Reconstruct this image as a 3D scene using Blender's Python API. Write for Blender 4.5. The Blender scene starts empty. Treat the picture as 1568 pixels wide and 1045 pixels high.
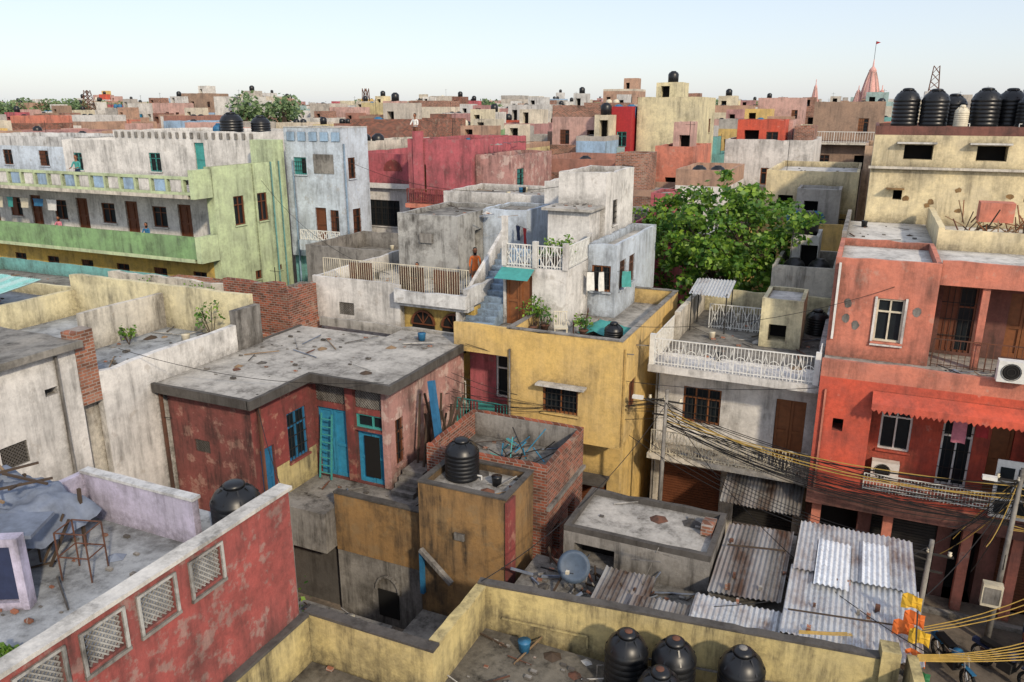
import bpy, math, random
from mathutils import Vector, Matrix, noise
R=random.Random(7)
sc=bpy.context.scene
def lin(h):
    c=[int(h[i:i+2],16)/255 for i in (0,2,4)]
    return tuple((x/12.92 if x<=.04045 else ((x+.055)/1.055)**2.4) for x in c)+(1,)
def des(c,s):
    g=.3*c[0]+.55*c[1]+.15*c[2];return tuple(max(0,g+(x-g)*s) for x in c[:3])+(1,)
# ---------------------------------------------------------------- materials
MT={}
def nt(name):
    m=bpy.data.materials.new(name);m.use_nodes=True;t=m.node_tree;b=t.nodes['Principled BSDF'];MT[name]=m
    return m,t,b
def N(t,k,**kw):
    n=t.nodes.new(k)
    for a,v in kw.items():
        if a.startswith('i_'): n.inputs[a[2:].replace('_',' ')].default_value=v
        else: setattr(n,a,v)
    return n
def noi(t,vec,sc_,det=4,rough=.6,scale3=None):
    if scale3:
        mp=N(t,'ShaderNodeMapping');mp.inputs['Scale'].default_value=scale3;t.links.new(vec,mp.inputs[0]);vec=mp.outputs[0]
    n=N(t,'ShaderNodeTexNoise',i_Scale=sc_,i_Detail=det,i_Roughness=rough);t.links.new(vec,n.inputs['Vector']);return n.outputs['Fac']
def ramp(t,f,a,b_,lo=0,hi=1):
    n=N(t,'ShaderNodeMapRange');n.inputs['From Min'].default_value=a;n.inputs['From Max'].default_value=b_
    n.inputs['To Min'].default_value=lo;n.inputs['To Max'].default_value=hi;t.links.new(f,n.inputs['Value']);return n.outputs['Result']
def mul(t,a,b_):
    n=N(t,'ShaderNodeMath',operation='MULTIPLY');t.links.new(a,n.inputs[0]);t.links.new(b_,n.inputs[1]);return n.outputs[0]
def mix(t,f,a,b_):
    n=N(t,'ShaderNodeMix',data_type='RGBA')
    if isinstance(f,(int,float)): n.inputs['Factor'].default_value=f
    else: t.links.new(f,n.inputs['Factor'])
    for s,v in (('A',a),('B',b_)):
        i=[x for x in n.inputs if x.name==s and x.type=='RGBA'][0]
        if isinstance(v,tuple): i.default_value=v
        else: t.links.new(v,i)
    return [o for o in n.outputs if o.type=='RGBA'][0]
def bump(t,b,f,s=.3,d=.02):
    n=N(t,'ShaderNodeBump',i_Strength=s,i_Distance=d);t.links.new(f,n.inputs['Height']);t.links.new(n.outputs[0],b.inputs['Normal'])
def plaster(name,col,grime=.5,peel=None,pa=.6,dark='2E2A26',rough=.92,seed=0,var=.72,sat=.9,ao=True):
    m,t,b=nt(name);g=N(t,'ShaderNodeNewGeometry');v0=N(t,'ShaderNodeVectorMath',operation='ADD');t.links.new(g.outputs['Position'],v0.inputs[0]);v0.inputs[1].default_value=(seed*7.3,seed*3.1,seed*1.7);v=v0.outputs[0]
    c=des(lin(col),sat);n1=noi(t,v,.7,5,.68);c2=tuple(x*var for x in des(c,.85)[:3])+(1,)
    o=mix(t,ramp(t,n1,.38,.64),c,c2)
    fine=noi(t,v,7,5,.75);o=mix(t,ramp(t,fine,.42,.72,0,.5),o,tuple(x*.52 for x in c[:3])+(1,))
    if peel:
        pn=noi(t,v,1.9,6,.68);o=mix(t,ramp(t,pn,pa-.02,pa+.05,0,.62),o,lin(peel))
    bl=noi(t,v,.5,6,.75)
    st=noi(t,v,1.0,5,.72,(2.9,2.9,.36));o=mix(t,mul(t,ramp(t,st,.46,.68,0,min(1,grime*1.35)),ramp(t,n1,.38,.58,.2,1)),o,lin(dark))
    o=mix(t,ramp(t,bl,.52,.74,0,min(1,grime*1.15)),o,lin(dark))
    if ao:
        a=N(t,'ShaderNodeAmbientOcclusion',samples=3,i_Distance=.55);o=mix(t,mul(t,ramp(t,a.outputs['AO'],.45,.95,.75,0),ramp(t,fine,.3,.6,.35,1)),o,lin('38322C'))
    t.links.new(o,b.inputs['Base Color']);b.inputs['Roughness'].default_value=rough
    bump(t,b,fine,.55,.03);return m
def flat(name,col,rough=.6,metal=0,var=.3,sc_=6):
    m,t,b=nt(name);g=N(t,'ShaderNodeNewGeometry');c=lin(col)
    n=noi(t,g.outputs['Position'],sc_,4,.65);o=mix(t,ramp(t,n,.35,.7),c,tuple(x*(1-var) for x in c[:3])+(1,))
    t.links.new(o,b.inputs['Base Color']);b.inputs['Roughness'].default_value=rough;b.inputs['Metallic'].default_value=metal;return m
def brick(name,col,mort='8B8078',dk='5A3324'):
    m,t,b=nt(name);g=N(t,'ShaderNodeNewGeometry');s=N(t,'ShaderNodeSeparateXYZ');t.links.new(g.outputs['Position'],s.inputs[0])
    a=N(t,'ShaderNodeMath',operation='ADD');t.links.new(s.outputs[0],a.inputs[0]);t.links.new(s.outputs[1],a.inputs[1])
    c=N(t,'ShaderNodeCombineXYZ');t.links.new(a.outputs[0],c.inputs[0]);t.links.new(s.outputs[2],c.inputs[1])
    k=N(t,'ShaderNodeTexBrick');t.links.new(c.outputs[0],k.inputs['Vector']);k.inputs['Color1'].default_value=lin(col);k.inputs['Color2'].default_value=lin(dk);k.inputs['Mortar'].default_value=lin(mort)
    k.inputs['Scale'].default_value=1;k.inputs['Brick Width'].default_value=.24;k.inputs['Row Height'].default_value=.09;k.inputs['Mortar Size'].default_value=.012
    n=noi(t,g.outputs['Position'],.7,5,.7);o=mix(t,ramp(t,n,.48,.7,0,.75),k.outputs['Color'],lin('3A302A'))
    n2=noi(t,g.outputs['Position'],1.1,6,.7);o=mix(t,ramp(t,n2,.56,.66,0,.6),o,lin('A08C7C'))
    t.links.new(o,b.inputs['Base Color']);b.inputs['Roughness'].default_value=.95
    bump(t,b,k.outputs['Fac'],-.6,.02)
P=plaster
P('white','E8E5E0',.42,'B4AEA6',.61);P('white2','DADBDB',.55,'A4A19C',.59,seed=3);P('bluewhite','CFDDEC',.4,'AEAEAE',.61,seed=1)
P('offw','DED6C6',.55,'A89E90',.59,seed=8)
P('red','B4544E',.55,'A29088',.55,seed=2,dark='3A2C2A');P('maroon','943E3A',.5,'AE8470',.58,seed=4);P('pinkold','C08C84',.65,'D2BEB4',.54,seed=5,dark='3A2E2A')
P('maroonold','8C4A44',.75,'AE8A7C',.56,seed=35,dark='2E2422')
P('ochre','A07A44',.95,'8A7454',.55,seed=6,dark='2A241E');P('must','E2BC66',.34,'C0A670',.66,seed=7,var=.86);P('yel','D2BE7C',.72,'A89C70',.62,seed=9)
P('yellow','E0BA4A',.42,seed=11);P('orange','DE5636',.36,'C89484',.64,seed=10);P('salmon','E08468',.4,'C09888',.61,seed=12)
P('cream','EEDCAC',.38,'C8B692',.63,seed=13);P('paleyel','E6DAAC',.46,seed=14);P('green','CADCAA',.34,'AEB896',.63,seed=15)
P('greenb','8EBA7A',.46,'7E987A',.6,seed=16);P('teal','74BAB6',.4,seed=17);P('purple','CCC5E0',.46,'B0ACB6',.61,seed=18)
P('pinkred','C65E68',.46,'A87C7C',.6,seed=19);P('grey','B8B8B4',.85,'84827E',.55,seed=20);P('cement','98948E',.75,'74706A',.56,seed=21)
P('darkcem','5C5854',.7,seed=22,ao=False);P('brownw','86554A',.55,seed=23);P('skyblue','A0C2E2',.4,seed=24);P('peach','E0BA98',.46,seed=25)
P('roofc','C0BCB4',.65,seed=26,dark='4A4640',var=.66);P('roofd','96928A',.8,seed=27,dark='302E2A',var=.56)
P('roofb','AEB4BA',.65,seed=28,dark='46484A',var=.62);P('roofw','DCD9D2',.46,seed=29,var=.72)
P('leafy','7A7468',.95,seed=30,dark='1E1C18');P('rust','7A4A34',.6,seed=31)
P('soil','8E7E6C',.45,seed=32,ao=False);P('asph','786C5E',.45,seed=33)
FAR_HAZED=['E2DED6','DED2BC','CCC2B4','E0D4B4','C29A80','A88A74','B07A68','D6D4D0','D4A89C','C0D2DC','B8B2AA','DCCA90','C08C88','A4C0BC']  # pale wall colours with distance haze put into the base colour
for i,c in enumerate(FAR_HAZED): P('f%d'%i,c,.36,seed=40+i,ao=False)
brick('brick','9E563E');brick('brick2','AA7058','9A9088','704836')
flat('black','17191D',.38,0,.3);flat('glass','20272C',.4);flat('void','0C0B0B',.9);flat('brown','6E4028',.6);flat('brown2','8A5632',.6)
flat('blue','3489AE',.55);flat('blue2','2E6E98',.55);flat('whitep','E4E4E0',.5,0,.25);flat('iron','2C2A28',.7,0);flat('wood','8C7458',.8);flat('woodd','4A3C30',.8)
flat('tealp','469C98',.6);flat('orangep','DC702E',.7);flat('redp','AC2C32',.7);flat('yelp','E2B634',.6);flat('tarp','7C8698',.7,0,.55,2);flat('cream_p','D8D0BA',.6)
flat('skin','8E5E42',.6);flat('hair','14100E',.6);flat('pink','D08090',.8);flat('navy','2A3454',.8);flat('chrome','9A9CA0',.25,.9);flat('rubber','121212',.8);flat('greenp','2E7A4E',.6)
flat('cable','141416',.7);flat('cabley','B89A50',.6);flat('dishg','4E5E72',.6,0);flat('pinkt','DCAAA2',.8)
MT['glass'].node_tree.nodes['Principled BSDF'].inputs['Specular IOR Level'].default_value=.25
def corrm(name,c1,c2,thr=.55,met=.45):
    m,t,b=nt(name);g=N(t,'ShaderNodeNewGeometry');n=noi(t,g.outputs['Position'],1.4,6,.7,(1,.5,1));o=mix(t,ramp(t,n,thr-.04,thr+.14),lin(c1),lin(c2))
    n2=noi(t,g.outputs['Position'],9,5,.7);o=mix(t,ramp(t,n2,.4,.75,0,.5),o,lin('4A4038'))
    s=N(t,'ShaderNodeTexWave',i_Scale=.35,i_Distortion=2);t.links.new(g.outputs['Position'],s.inputs[0]);o=mix(t,ramp(t,s.outputs['Fac'],.3,.9,0,.3),o,lin('D8DADC'))
    t.links.new(o,b.inputs['Base Color']);b.inputs['Metallic'].default_value=met;b.inputs['Roughness'].default_value=.45
corrm('corr','CACED2','8A7060',.54,.35);corrm('corrd','84827F','5A4436',.47,.3);corrm('corrt','8AC8C4','7A7068',.6,.1);corrm('corrw','EAF0F6','C0C4C8',.6,.05)
def leafm(name,a,b2,c):
    m,t,b=nt(name);g=N(t,'ShaderNodeNewGeometry');n=noi(t,g.outputs['Position'],1.6,3,.6)
    rn=ramp(t,g.outputs['Random Per Island'],0,1);o=mix(t,rn,lin(a),lin(b2));o=mix(t,ramp(t,n,.45,.65),o,lin(c));t.links.new(o,b.inputs['Base Color']);b.inputs['Roughness'].default_value=.5
    tr=N(t,'ShaderNodeBsdfTranslucent');t.links.new(o,tr.inputs[0]);ms=N(t,'ShaderNodeMixShader');ms.inputs[0].default_value=.3
    t.links.new(b.outputs[0],ms.inputs[1]);t.links.new(tr.outputs[0],ms.inputs[2]);t.links.new(ms.outputs[0],t.nodes['Material Output'].inputs['Surface'])
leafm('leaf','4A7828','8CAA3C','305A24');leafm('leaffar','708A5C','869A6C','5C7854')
# ---------------------------------------------------------------- builder
class B:
    def __init__(s,name,loc=(0,0,0),rot=0):
        s.n=name;s.loc=loc;s.rot=rot;s.parts={};s.part='walls'
    def add(s,vs,fs,mat,smooth=False):
        p=s.parts.setdefault(s.part,[[],[],[],[],[]]);o=len(p[0]);p[0].extend(vs)
        if mat not in p[4]: p[4].append(mat)
        mi=p[4].index(mat)
        for f in fs: p[1].append([i+o for i in f]);p[2].append(mi);p[3].append(smooth)
    def box(s,x0,x1,y0,y1,z0,z1,mat):
        s.add([(x0,y0,z0),(x1,y0,z0),(x1,y1,z0),(x0,y1,z0),(x0,y0,z1),(x1,y0,z1),(x1,y1,z1),(x0,y1,z1)],
          [(0,3,2,1),(4,5,6,7),(0,1,5,4),(1,2,6,5),(2,3,7,6),(3,0,4,7)],mat)
    def rbox(s,x0,x1,y0,y1,z0,z1,mat,a=.02,st=.5):
        lx=x1-x0;ly=y1-y0;al=lx>=ly;L=lx if al else ly;n=max(1,int(L/st));vs=[]
        for i in range(n+1):
            q=i/n;dz=R.uniform(-a,a)-(a*2 if R.random()<.08 else 0)
            for k in range(2):
                if al: x=x0+lx*q;y=(y0,y1)[k]
                else: y=y0+ly*q;x=(x0,x1)[1-k]
                vs+= [(x,y,z0),(x,y,z1+dz)]
        fs=[(0,1,3,2)]
        for i in range(n):
            o=4*i;fs+=[(o,o+4,o+5,o+1),(o+1,o+5,o+7,o+3),(o+3,o+7,o+6,o+2),(o+2,o+6,o+4,o)]
        o=4*n;fs+=[(o,o+2,o+3,o+1)]
        s.add(vs,fs,mat)
    def beam(s,p,q,r,mat,n=4,r2=None,smooth=False):
        p=Vector(p);q=Vector(q);d=q-p
        if d.length<1e-6:return
        d.normalize();u=d.cross(Vector((0,0,1)) if abs(d.z)<.9 else Vector((1,0,0))).normalized();w=d.cross(u);r2=r if r2 is None else r2;vs=[]
        for c,rr in ((p,r),(q,r2)):
            for i in range(n):
                a=2*math.pi*(i+.5)/n;vs.append(tuple(c+u*math.cos(a)*rr+w*math.sin(a)*rr))
        fs=[(i,(i+1)%n,n+(i+1)%n,n+i) for i in range(n)]+[tuple(range(n))[::-1],tuple(range(n,2*n))]
        s.add(vs,fs,mat,smooth)
    def poly(s,pts,r,mat,n=4,smooth=False):
        for a,b in zip(pts,pts[1:]): s.beam(a,b,r,mat,n,None,smooth)
    def lathe(s,cx,cy,z,prof,mat,n=24,tilt=None):
        vs=[];fs=[]
        for r,h in prof:
            for i in range(n):
                a=2*math.pi*i/n;v=Vector((r*math.cos(a),r*math.sin(a),h))
                if tilt: v=tilt@v
                vs.append((cx+v.x,cy+v.y,z+v.z))
        for j in range(len(prof)-1):
            for i in range(n): fs.append((j*n+i,j*n+(i+1)%n,(j+1)*n+(i+1)%n,(j+1)*n+i))
        fs.append(tuple(range(n))[::-1]);fs.append(tuple(range((len(prof)-1)*n,len(prof)*n)))
        s.add(vs,fs,mat,True)
    def face(s,d,x,y,L,z0,z1,mat,ops=()):
        """wall skin. d: F faces -y, R faces +x, K faces +y, L faces -x. ops:(s0,s1,z0,z1,kind,mat)"""
        def T(a,z,i):
            return {'F':(x+a,y+i,z),'R':(x-i,y+a,z),'K':(x+a,y-i,z),'L':(x+i,y+a,z)}[d]
        fl=d in 'KL'
        def Q(pts,m): s.add([T(*p) for p in pts],[(3,2,1,0) if fl else (0,1,2,3)],m)
        def OB(a0,a1,za,zb,i0,i1,m):
            A=T(a0,za,i0);C=T(a1,zb,i1);s.box(min(A[0],C[0]),max(A[0],C[0]),min(A[1],C[1]),max(A[1],C[1]),za,zb,m)
        S=sorted({0,L}|{o[0] for o in ops}|{o[1] for o in ops});Z=sorted({z0,z1}|{o[2] for o in ops}|{o[3] for o in ops})
        pp=s.part
        for a,a2 in zip(S,S[1:]):
            run=None
            for z,z2 in zip(Z,Z[1:]):
                ins=any(o[0]-1e-6<(a+a2)/2<o[1]+1e-6 and o[2]<(z+z2)/2<o[3] for o in ops)
                if not ins:
                    run=(run[0],z2) if run else (z,z2)
                if (ins or z2==Z[-1]) and run:
                    Q([(a,run[0],0),(a2,run[0],0),(a2,run[1],0),(a,run[1],0)],mat);run=None
        for o in ops:
            a0,a1,za,zb,k,m=o[:6]
            if k=='n': continue
            D={'k':.7,'s':.12,'l':.14,'d':.14,'lt':.17}.get(k,.13)
            Q([(a0,za,0),(a1,za,0),(a1,za,D),(a0,za,D)],mat);Q([(a0,zb,D),(a1,zb,D),(a1,zb,0),(a0,zb,0)],mat)
            Q([(a0,za,D),(a0,zb,D),(a0,zb,0),(a0,za,0)][::-1],mat);Q([(a1,za,0),(a1,zb,0),(a1,zb,D),(a1,za,D)][::-1],mat)
            w=a1-a0;h=zb-za
            s.part='doors' if k in 'ds' else 'windows'
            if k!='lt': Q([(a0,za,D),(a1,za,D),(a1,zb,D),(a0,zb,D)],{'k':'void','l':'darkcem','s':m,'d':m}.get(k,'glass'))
            if k=='g' or k=='b':
                f=.06
                for q in ((a0,a0+f,za,zb),(a1-f,a1,za,zb),(a0+f,a1-f,za,za+f),(a0+f,a1-f,zb-f,zb)): OB(*q,.05,D-.01,m)
                n=max(1,round(w/.5))
                for i in range(1,n): c=a0+w*i/n;OB(c-.025,c+.025,za+f,zb-f,.06,D-.012,m)
                if h>1: OB(a0+f,a1-f,za+h*.68,za+h*.68+.05,.045,D-.02,m)
                if R.random()<.45 and m not in('whitep','cream_p'): OB(a0+f,a0+w*.5,za+f,zb-f,.07,D-.015,m)
                if h<2 and za>z0+.2: s.part='sills';OB(a0-.06,a1+.06,za-.07,za-.003,-.07,.0-.002,mat);s.part='windows'
            if k=='b':
                n=int(w/.15)
                for i in range(1,n): c=a0+w*i/n;OB(c-.008,c+.008,za,zb,.02,.036,'iron')
                for i in range(1,4): c=za+h*i/4;OB(a0,a1,c-.01,c+.01,.0,.018,'iron')
            if k=='d':
                n=max(1,round(w/.6))
                for i in range(n):
                    b0=a0+w*i/n;b1=a0+w*(i+1)/n
                    for q in ((b0+.01,b0+.09,za,zb),(b1-.09,b1-.01,za,zb),(b0+.09,b1-.09,za,za+.14),(b0+.09,b1-.09,za+h*.45,za+h*.45+.1),(b0+.09,b1-.09,zb-.12,zb)): OB(*q,D-.05,D-.004,m)
            if k=='s':
                n=int(h/.1)
                for i in range(n): OB(a0+.02,a1-.02,za+i*.1+.01,za+i*.1+.07,D-.03,D-.003,m)
            if k in('l','lt'):
                st=.1;i0=.05;n=int((w+h)/st)
                for i in range(1,n):
                    c=i*st
                    for sg in (0,1):
                        pa=(min(c,w),max(0,c-w));pb=(max(0,c-h),min(c,h))
                        if sg: pa=(w-pa[0],pa[1]);pb=(w-pb[0],pb[1])
                        s.beam(T(a0+pa[0],za+pa[1],i0+.02*sg),T(a0+pb[0],za+pb[1],i0+.02*sg),.018,m)
            s.part=pp
    def blk(s,x0,x1,y0,y1,z0,z1,mat,roof='roofc',F=(),Rr=(),par=0,pm=None,pt=.14,cop=None,sides='FRBL',fm=None):
        s.part='walls'
        s.face('F',x0,y0,x1-x0,z0,z1,fm or mat,F)
        s.face('R',x1,y0,y1-y0,z0,z1,mat,Rr)
        s.face('K',x0,y1,x1-x0,z0,z1,mat);s.face('L',x0,y0,y1-y0,z0,z1,mat)
        s.part='roof';s.add([(x0,y0,z1),(x1,y0,z1),(x1,y1,z1),(x0,y1,z1)],[(0,1,2,3)],roof)
        if par:
            s.part='parapet';pm=pm or mat;c=z1+par
            L=[]
            if 'F' in sides: L.append((x0,x1,y0,y0+pt))
            if 'B' in sides: L.append((x0,x1,y1-pt,y1))
            ya=y0+(pt if 'F' in sides else 0);yb=y1-(pt if 'B' in sides else 0)
            if 'R' in sides: L.append((x1-pt,x1,ya,yb))
            if 'L' in sides: L.append((x0,x0+pt,ya,yb))
            for q in L:
                s.rbox(*q,z1,c,pm)
                if cop: s.rbox(q[0]-.02,q[1]+.02,q[2]-.02+(.04 if q[2]==ya else 0),q[3]+.02-(.04 if q[3]==yb and q[2]==ya else 0),c+.0,c+.045,cop,.008)
        s.part='walls'
    def rail(s,p,q,z0,z1,mat,st=.12,r=.014,style=None):
        pp=s.part;s.part='railing';p=Vector((p[0],p[1],0));q=Vector((q[0],q[1],0));d=q-p;L=d.length;n=max(1,int(L/st))
        Z=Vector((0,0,1))
        s.beam(p+Z*z1,q+Z*z1,r*1.8,mat);s.beam(p+Z*(z0+.08),q+Z*(z0+.08),r*1.4,mat)
        for i in range(n+1):
            c=p+d*i/n;s.beam(c+Z*z0,c+Z*z1,r*(2 if i%8==0 else 1),mat)
        if style=='arc':
            m=max(1,int(L/.5));w=L/m;u=d.normalized()
            for i in range(m):
                for zz,sg in ((z0+.1,1),(z1-.05,-1)):
                    c=p+u*(i+.5)*w;pts=[c+u*math.cos(a)*w*.5+Z*(zz+sg*math.sin(a)*(z1-z0)*.55) for a in [math.pi*k/8 for k in range(9)]]
                    s.poly(pts,r*1.1,mat)
        if style=='x':
            m=max(1,int(L/.35));w=L/m;u=d.normalized()
            for i in range(m):
                a=p+u*i*w;b=p+u*(i+1)*w;s.beam(a+Z*z0,b+Z*z1,r*1.2,mat);s.beam(a+Z*z1,b+Z*z0,r*1.2,mat)
        s.part=pp
    def scatter(s,x0,x1,y0,y1,z,n):
        pp=s.part;s.part='clutter'
        for _ in range(n):
            x=R.uniform(x0,x1);y=R.uniform(y0,y1);k=R.random();c=R.choice(['wood','woodd','roofw','cement','rust','tarp','darkcem'])
            if k<.66: w=R.uniform(.04,.16);s.box(x,x+w,y,y+w*.6,z+.003,z+w*.4,R.choice(['brick2','cement','cement','darkcem']))
            elif k<.88: a=R.uniform(0,3.1);L=R.uniform(.3,1.3);s.beam((x,y,z+.03),(x+math.cos(a)*L,y+math.sin(a)*L,z+R.uniform(.03,.12)),R.uniform(.01,.025),c)
            elif k<.91: r=R.uniform(.1,.15);s.lathe(x,y,z,[(r*.8,0),(r,.25),(r*1.05,.27)],R.choice(['blue2','cream_p','black','black']),12)
            else:
                r=R.uniform(.1,.3);s.add([(x+r*math.cos(i)*R.uniform(.6,1.1),y+r*math.sin(i)*R.uniform(.6,1.1),z+.005) for i in range(6)]+[(x,y,z+r*.4)],[(i,(i+1)%6,6) for i in range(6)],c,False)
        s.part=pp
    def done(s):
        par=None
        if len(s.parts)>1 :
            par=bpy.data.objects.new(s.n,None);sc.collection.objects.link(par);par.location=s.loc;par.rotation_euler=(0,0,s.rot);par.empty_display_size=.1
        for pn,p in s.parts.items():
            me=bpy.data.meshes.new(pn);me.from_pydata(p[0],[],p[1])
            for m in p[4]: me.materials.append(MT[m])
            me.polygons.foreach_set('material_index',p[2]);me.polygons.foreach_set('use_smooth',p[3]);me.update()
            o=bpy.data.objects.new(pn if par else s.n,me);sc.collection.objects.link(o)
            if par:o.parent=par
            else:o.location=s.loc;o.rotation_euler=(0,0,s.rot)
            r=o
        return par or r
# ---------------------------------------------------------------- small objects
def tank(x,y,z,r=.5,h=1.15,lid='black',mat='black',name='water_tank',rot=0):
    b=B(name,(x,y,z),rot);pr=[(r*.96,0)]
    n=7;hh=h*.74
    for i in range(n):
        a=hh*i/n;c=hh/n
        pr+=[(r*.96,a+.01),(r,a+c*.25),(r,a+c*.75),(r*.96,a+c*.97)]
    pr+=[(r*.93,hh+.03),(r*.8,h*.86),(r*.55,h*.93),(r*.42,h*.95),(r*.4,h*.96)]
    b.part='body';b.lathe(0,0,0,pr,mat)
    b.part='lid';b.lathe(0,0,h*.955,[(r*.44,0),(r*.44,.06),(r*.3,.1),(.05,.11)],mat,16)
    if lid!=mat: b.part='cap';b.lathe(.02,0,h*.955+.1,[(r*.2,0),(r*.18,.025),(.02,.03)],lid,10)
    b.part='ribs'
    for i in range(8):
        a=i*math.pi/4+.2;b.beam((r*.93*math.cos(a),r*.93*math.sin(a),hh+.03),(r*.5*math.cos(a),r*.5*math.sin(a),h*.955),.025,mat)
    b.part='pipe';b.poly([(r*.98,0,.12),(r*1.25,0,.12),(r*1.25,0,-.0)],.02,'whitep')
    return b.done()
def sheet(name,x0,x1,y0,y1,za,zb,mat,pitch=.12,amp=.022,twist=0,par=None):
    b=par or B(name);pp=b.part;b.part='sheets';n=max(6,int((x1-x0)/pitch*6));m=5;vs=[];fs=[]
    for j in range(m+1):
        for i in range(n+1):
            x=x0+(x1-x0)*i/n;y=y0+(y1-y0)*j/m+(.05*noise.noise(Vector((int((x-x0)/.8)*3.1,j,y0)))*(j in(0,m)));z=za+(zb-za)*j/m+amp*math.sin(2*math.pi*x/pitch)+.05*noise.noise(Vector((x*1.3,y*1.1,1.7)))+twist*(i/n-.5)
            vs.append((x,y,z))
    for j in range(m):
        for i in range(n): a=j*(n+1)+i;fs.append((a,a+1,a+n+2,a+n+1))
    b.add(vs,fs,mat);b.part=pp
    if not par:return b.done()
def cable(b,p,q,sag,r,mat='cable',n=14):
    p=Vector(p);q=Vector(q);pts=[p.lerp(q,i/n)-Vector((0,0,sag*4*(i/n)*(1-i/n))) for i in range(n+1)];b.poly(pts,r,mat,3)
def leaves(b,c,rad,n,size,mat='leaf'):
    for _ in range(n):
        v=Vector((R.gauss(0,1),R.gauss(0,1),R.gauss(0,1))).normalized()*(R.random()**.45);p=Vector(c)+Vector((v.x*rad[0],v.y*rad[1],v.z*rad[2]))
        u=Vector((R.uniform(-1,1),R.uniform(-1,1),R.uniform(-.9,.3))).normalized();w=u.cross(Vector((R.uniform(-1,1),R.uniform(-1,1),R.uniform(-1,1)))).normalized()
        s=size*R.uniform(.6,1.3);b.add([tuple(p),tuple(p+u*s*.5+w*s*.38),tuple(p+u*s*1.1),tuple(p+u*s*.5-w*s*.38)],[(0,1,2,3)],mat)
def plant(x,y,z,h=.8,pot=True,name='potted_plant'):
    b=B(name,(x,y,z));b.part='pot'
    if pot:b.lathe(0,0,0,[(.1,0),(.16,.26),(.18,.27),(.18,.3)],'rust',12)
    for i in range(6):
        a=R.uniform(0,6.3);q=(math.cos(a)*.25*h,math.sin(a)*.25*h,h*R.uniform(.6,1));b.part='stems';b.beam((0,0,.0),q,.012,'woodd');b.part='foliage';leaves(b,q,(.2*h+.05,.2*h+.05,.2*h+.05),22,.11)
    return b.done()
def tree(name,x,y,z0,c,rad,nclump,nl,size,mat='leaf'):
    b=B(name,(x,y,z0));b.part='trunk';c=Vector(c);base=Vector((0,0,0));fork=Vector((.2,.1,c.z-rad[2]*.75))
    b.beam(base,fork*.5,.34,'woodd',9,.27,True);b.beam(fork*.5,fork,.27,'woodd',9,.22,True)
    cl=[]
    for i in range(nclump):
        v=Vector((R.gauss(0,1),R.gauss(0,1),R.gauss(0,.9))).normalized()*R.uniform(.45,1.1)
        cl.append(c+Vector((v.x*rad[0],v.y*rad[1],v.z*rad[2]*(1 if v.z>0 else .85))))
    for i in range(7):
        a=i*.9;e=c+Vector((math.cos(a)*rad[0]*.45,math.sin(a)*rad[1]*.45,R.uniform(-.3,.3)*rad[2]));b.part='limbs';b.beam(fork,e,.13,'woodd',6,.06,True)
        for q in sorted(cl,key=lambda k:(k-e).length)[:nclump//7+1]: b.beam(e,q,.045,'woodd',4,.012)
    b.part='foliage'
    for q in cl:
        k=R.uniform(.4,.95);leaves(b,q,(.8*k,.8*k,.5*k),nl,size,mat)
    return b.done()
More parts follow.
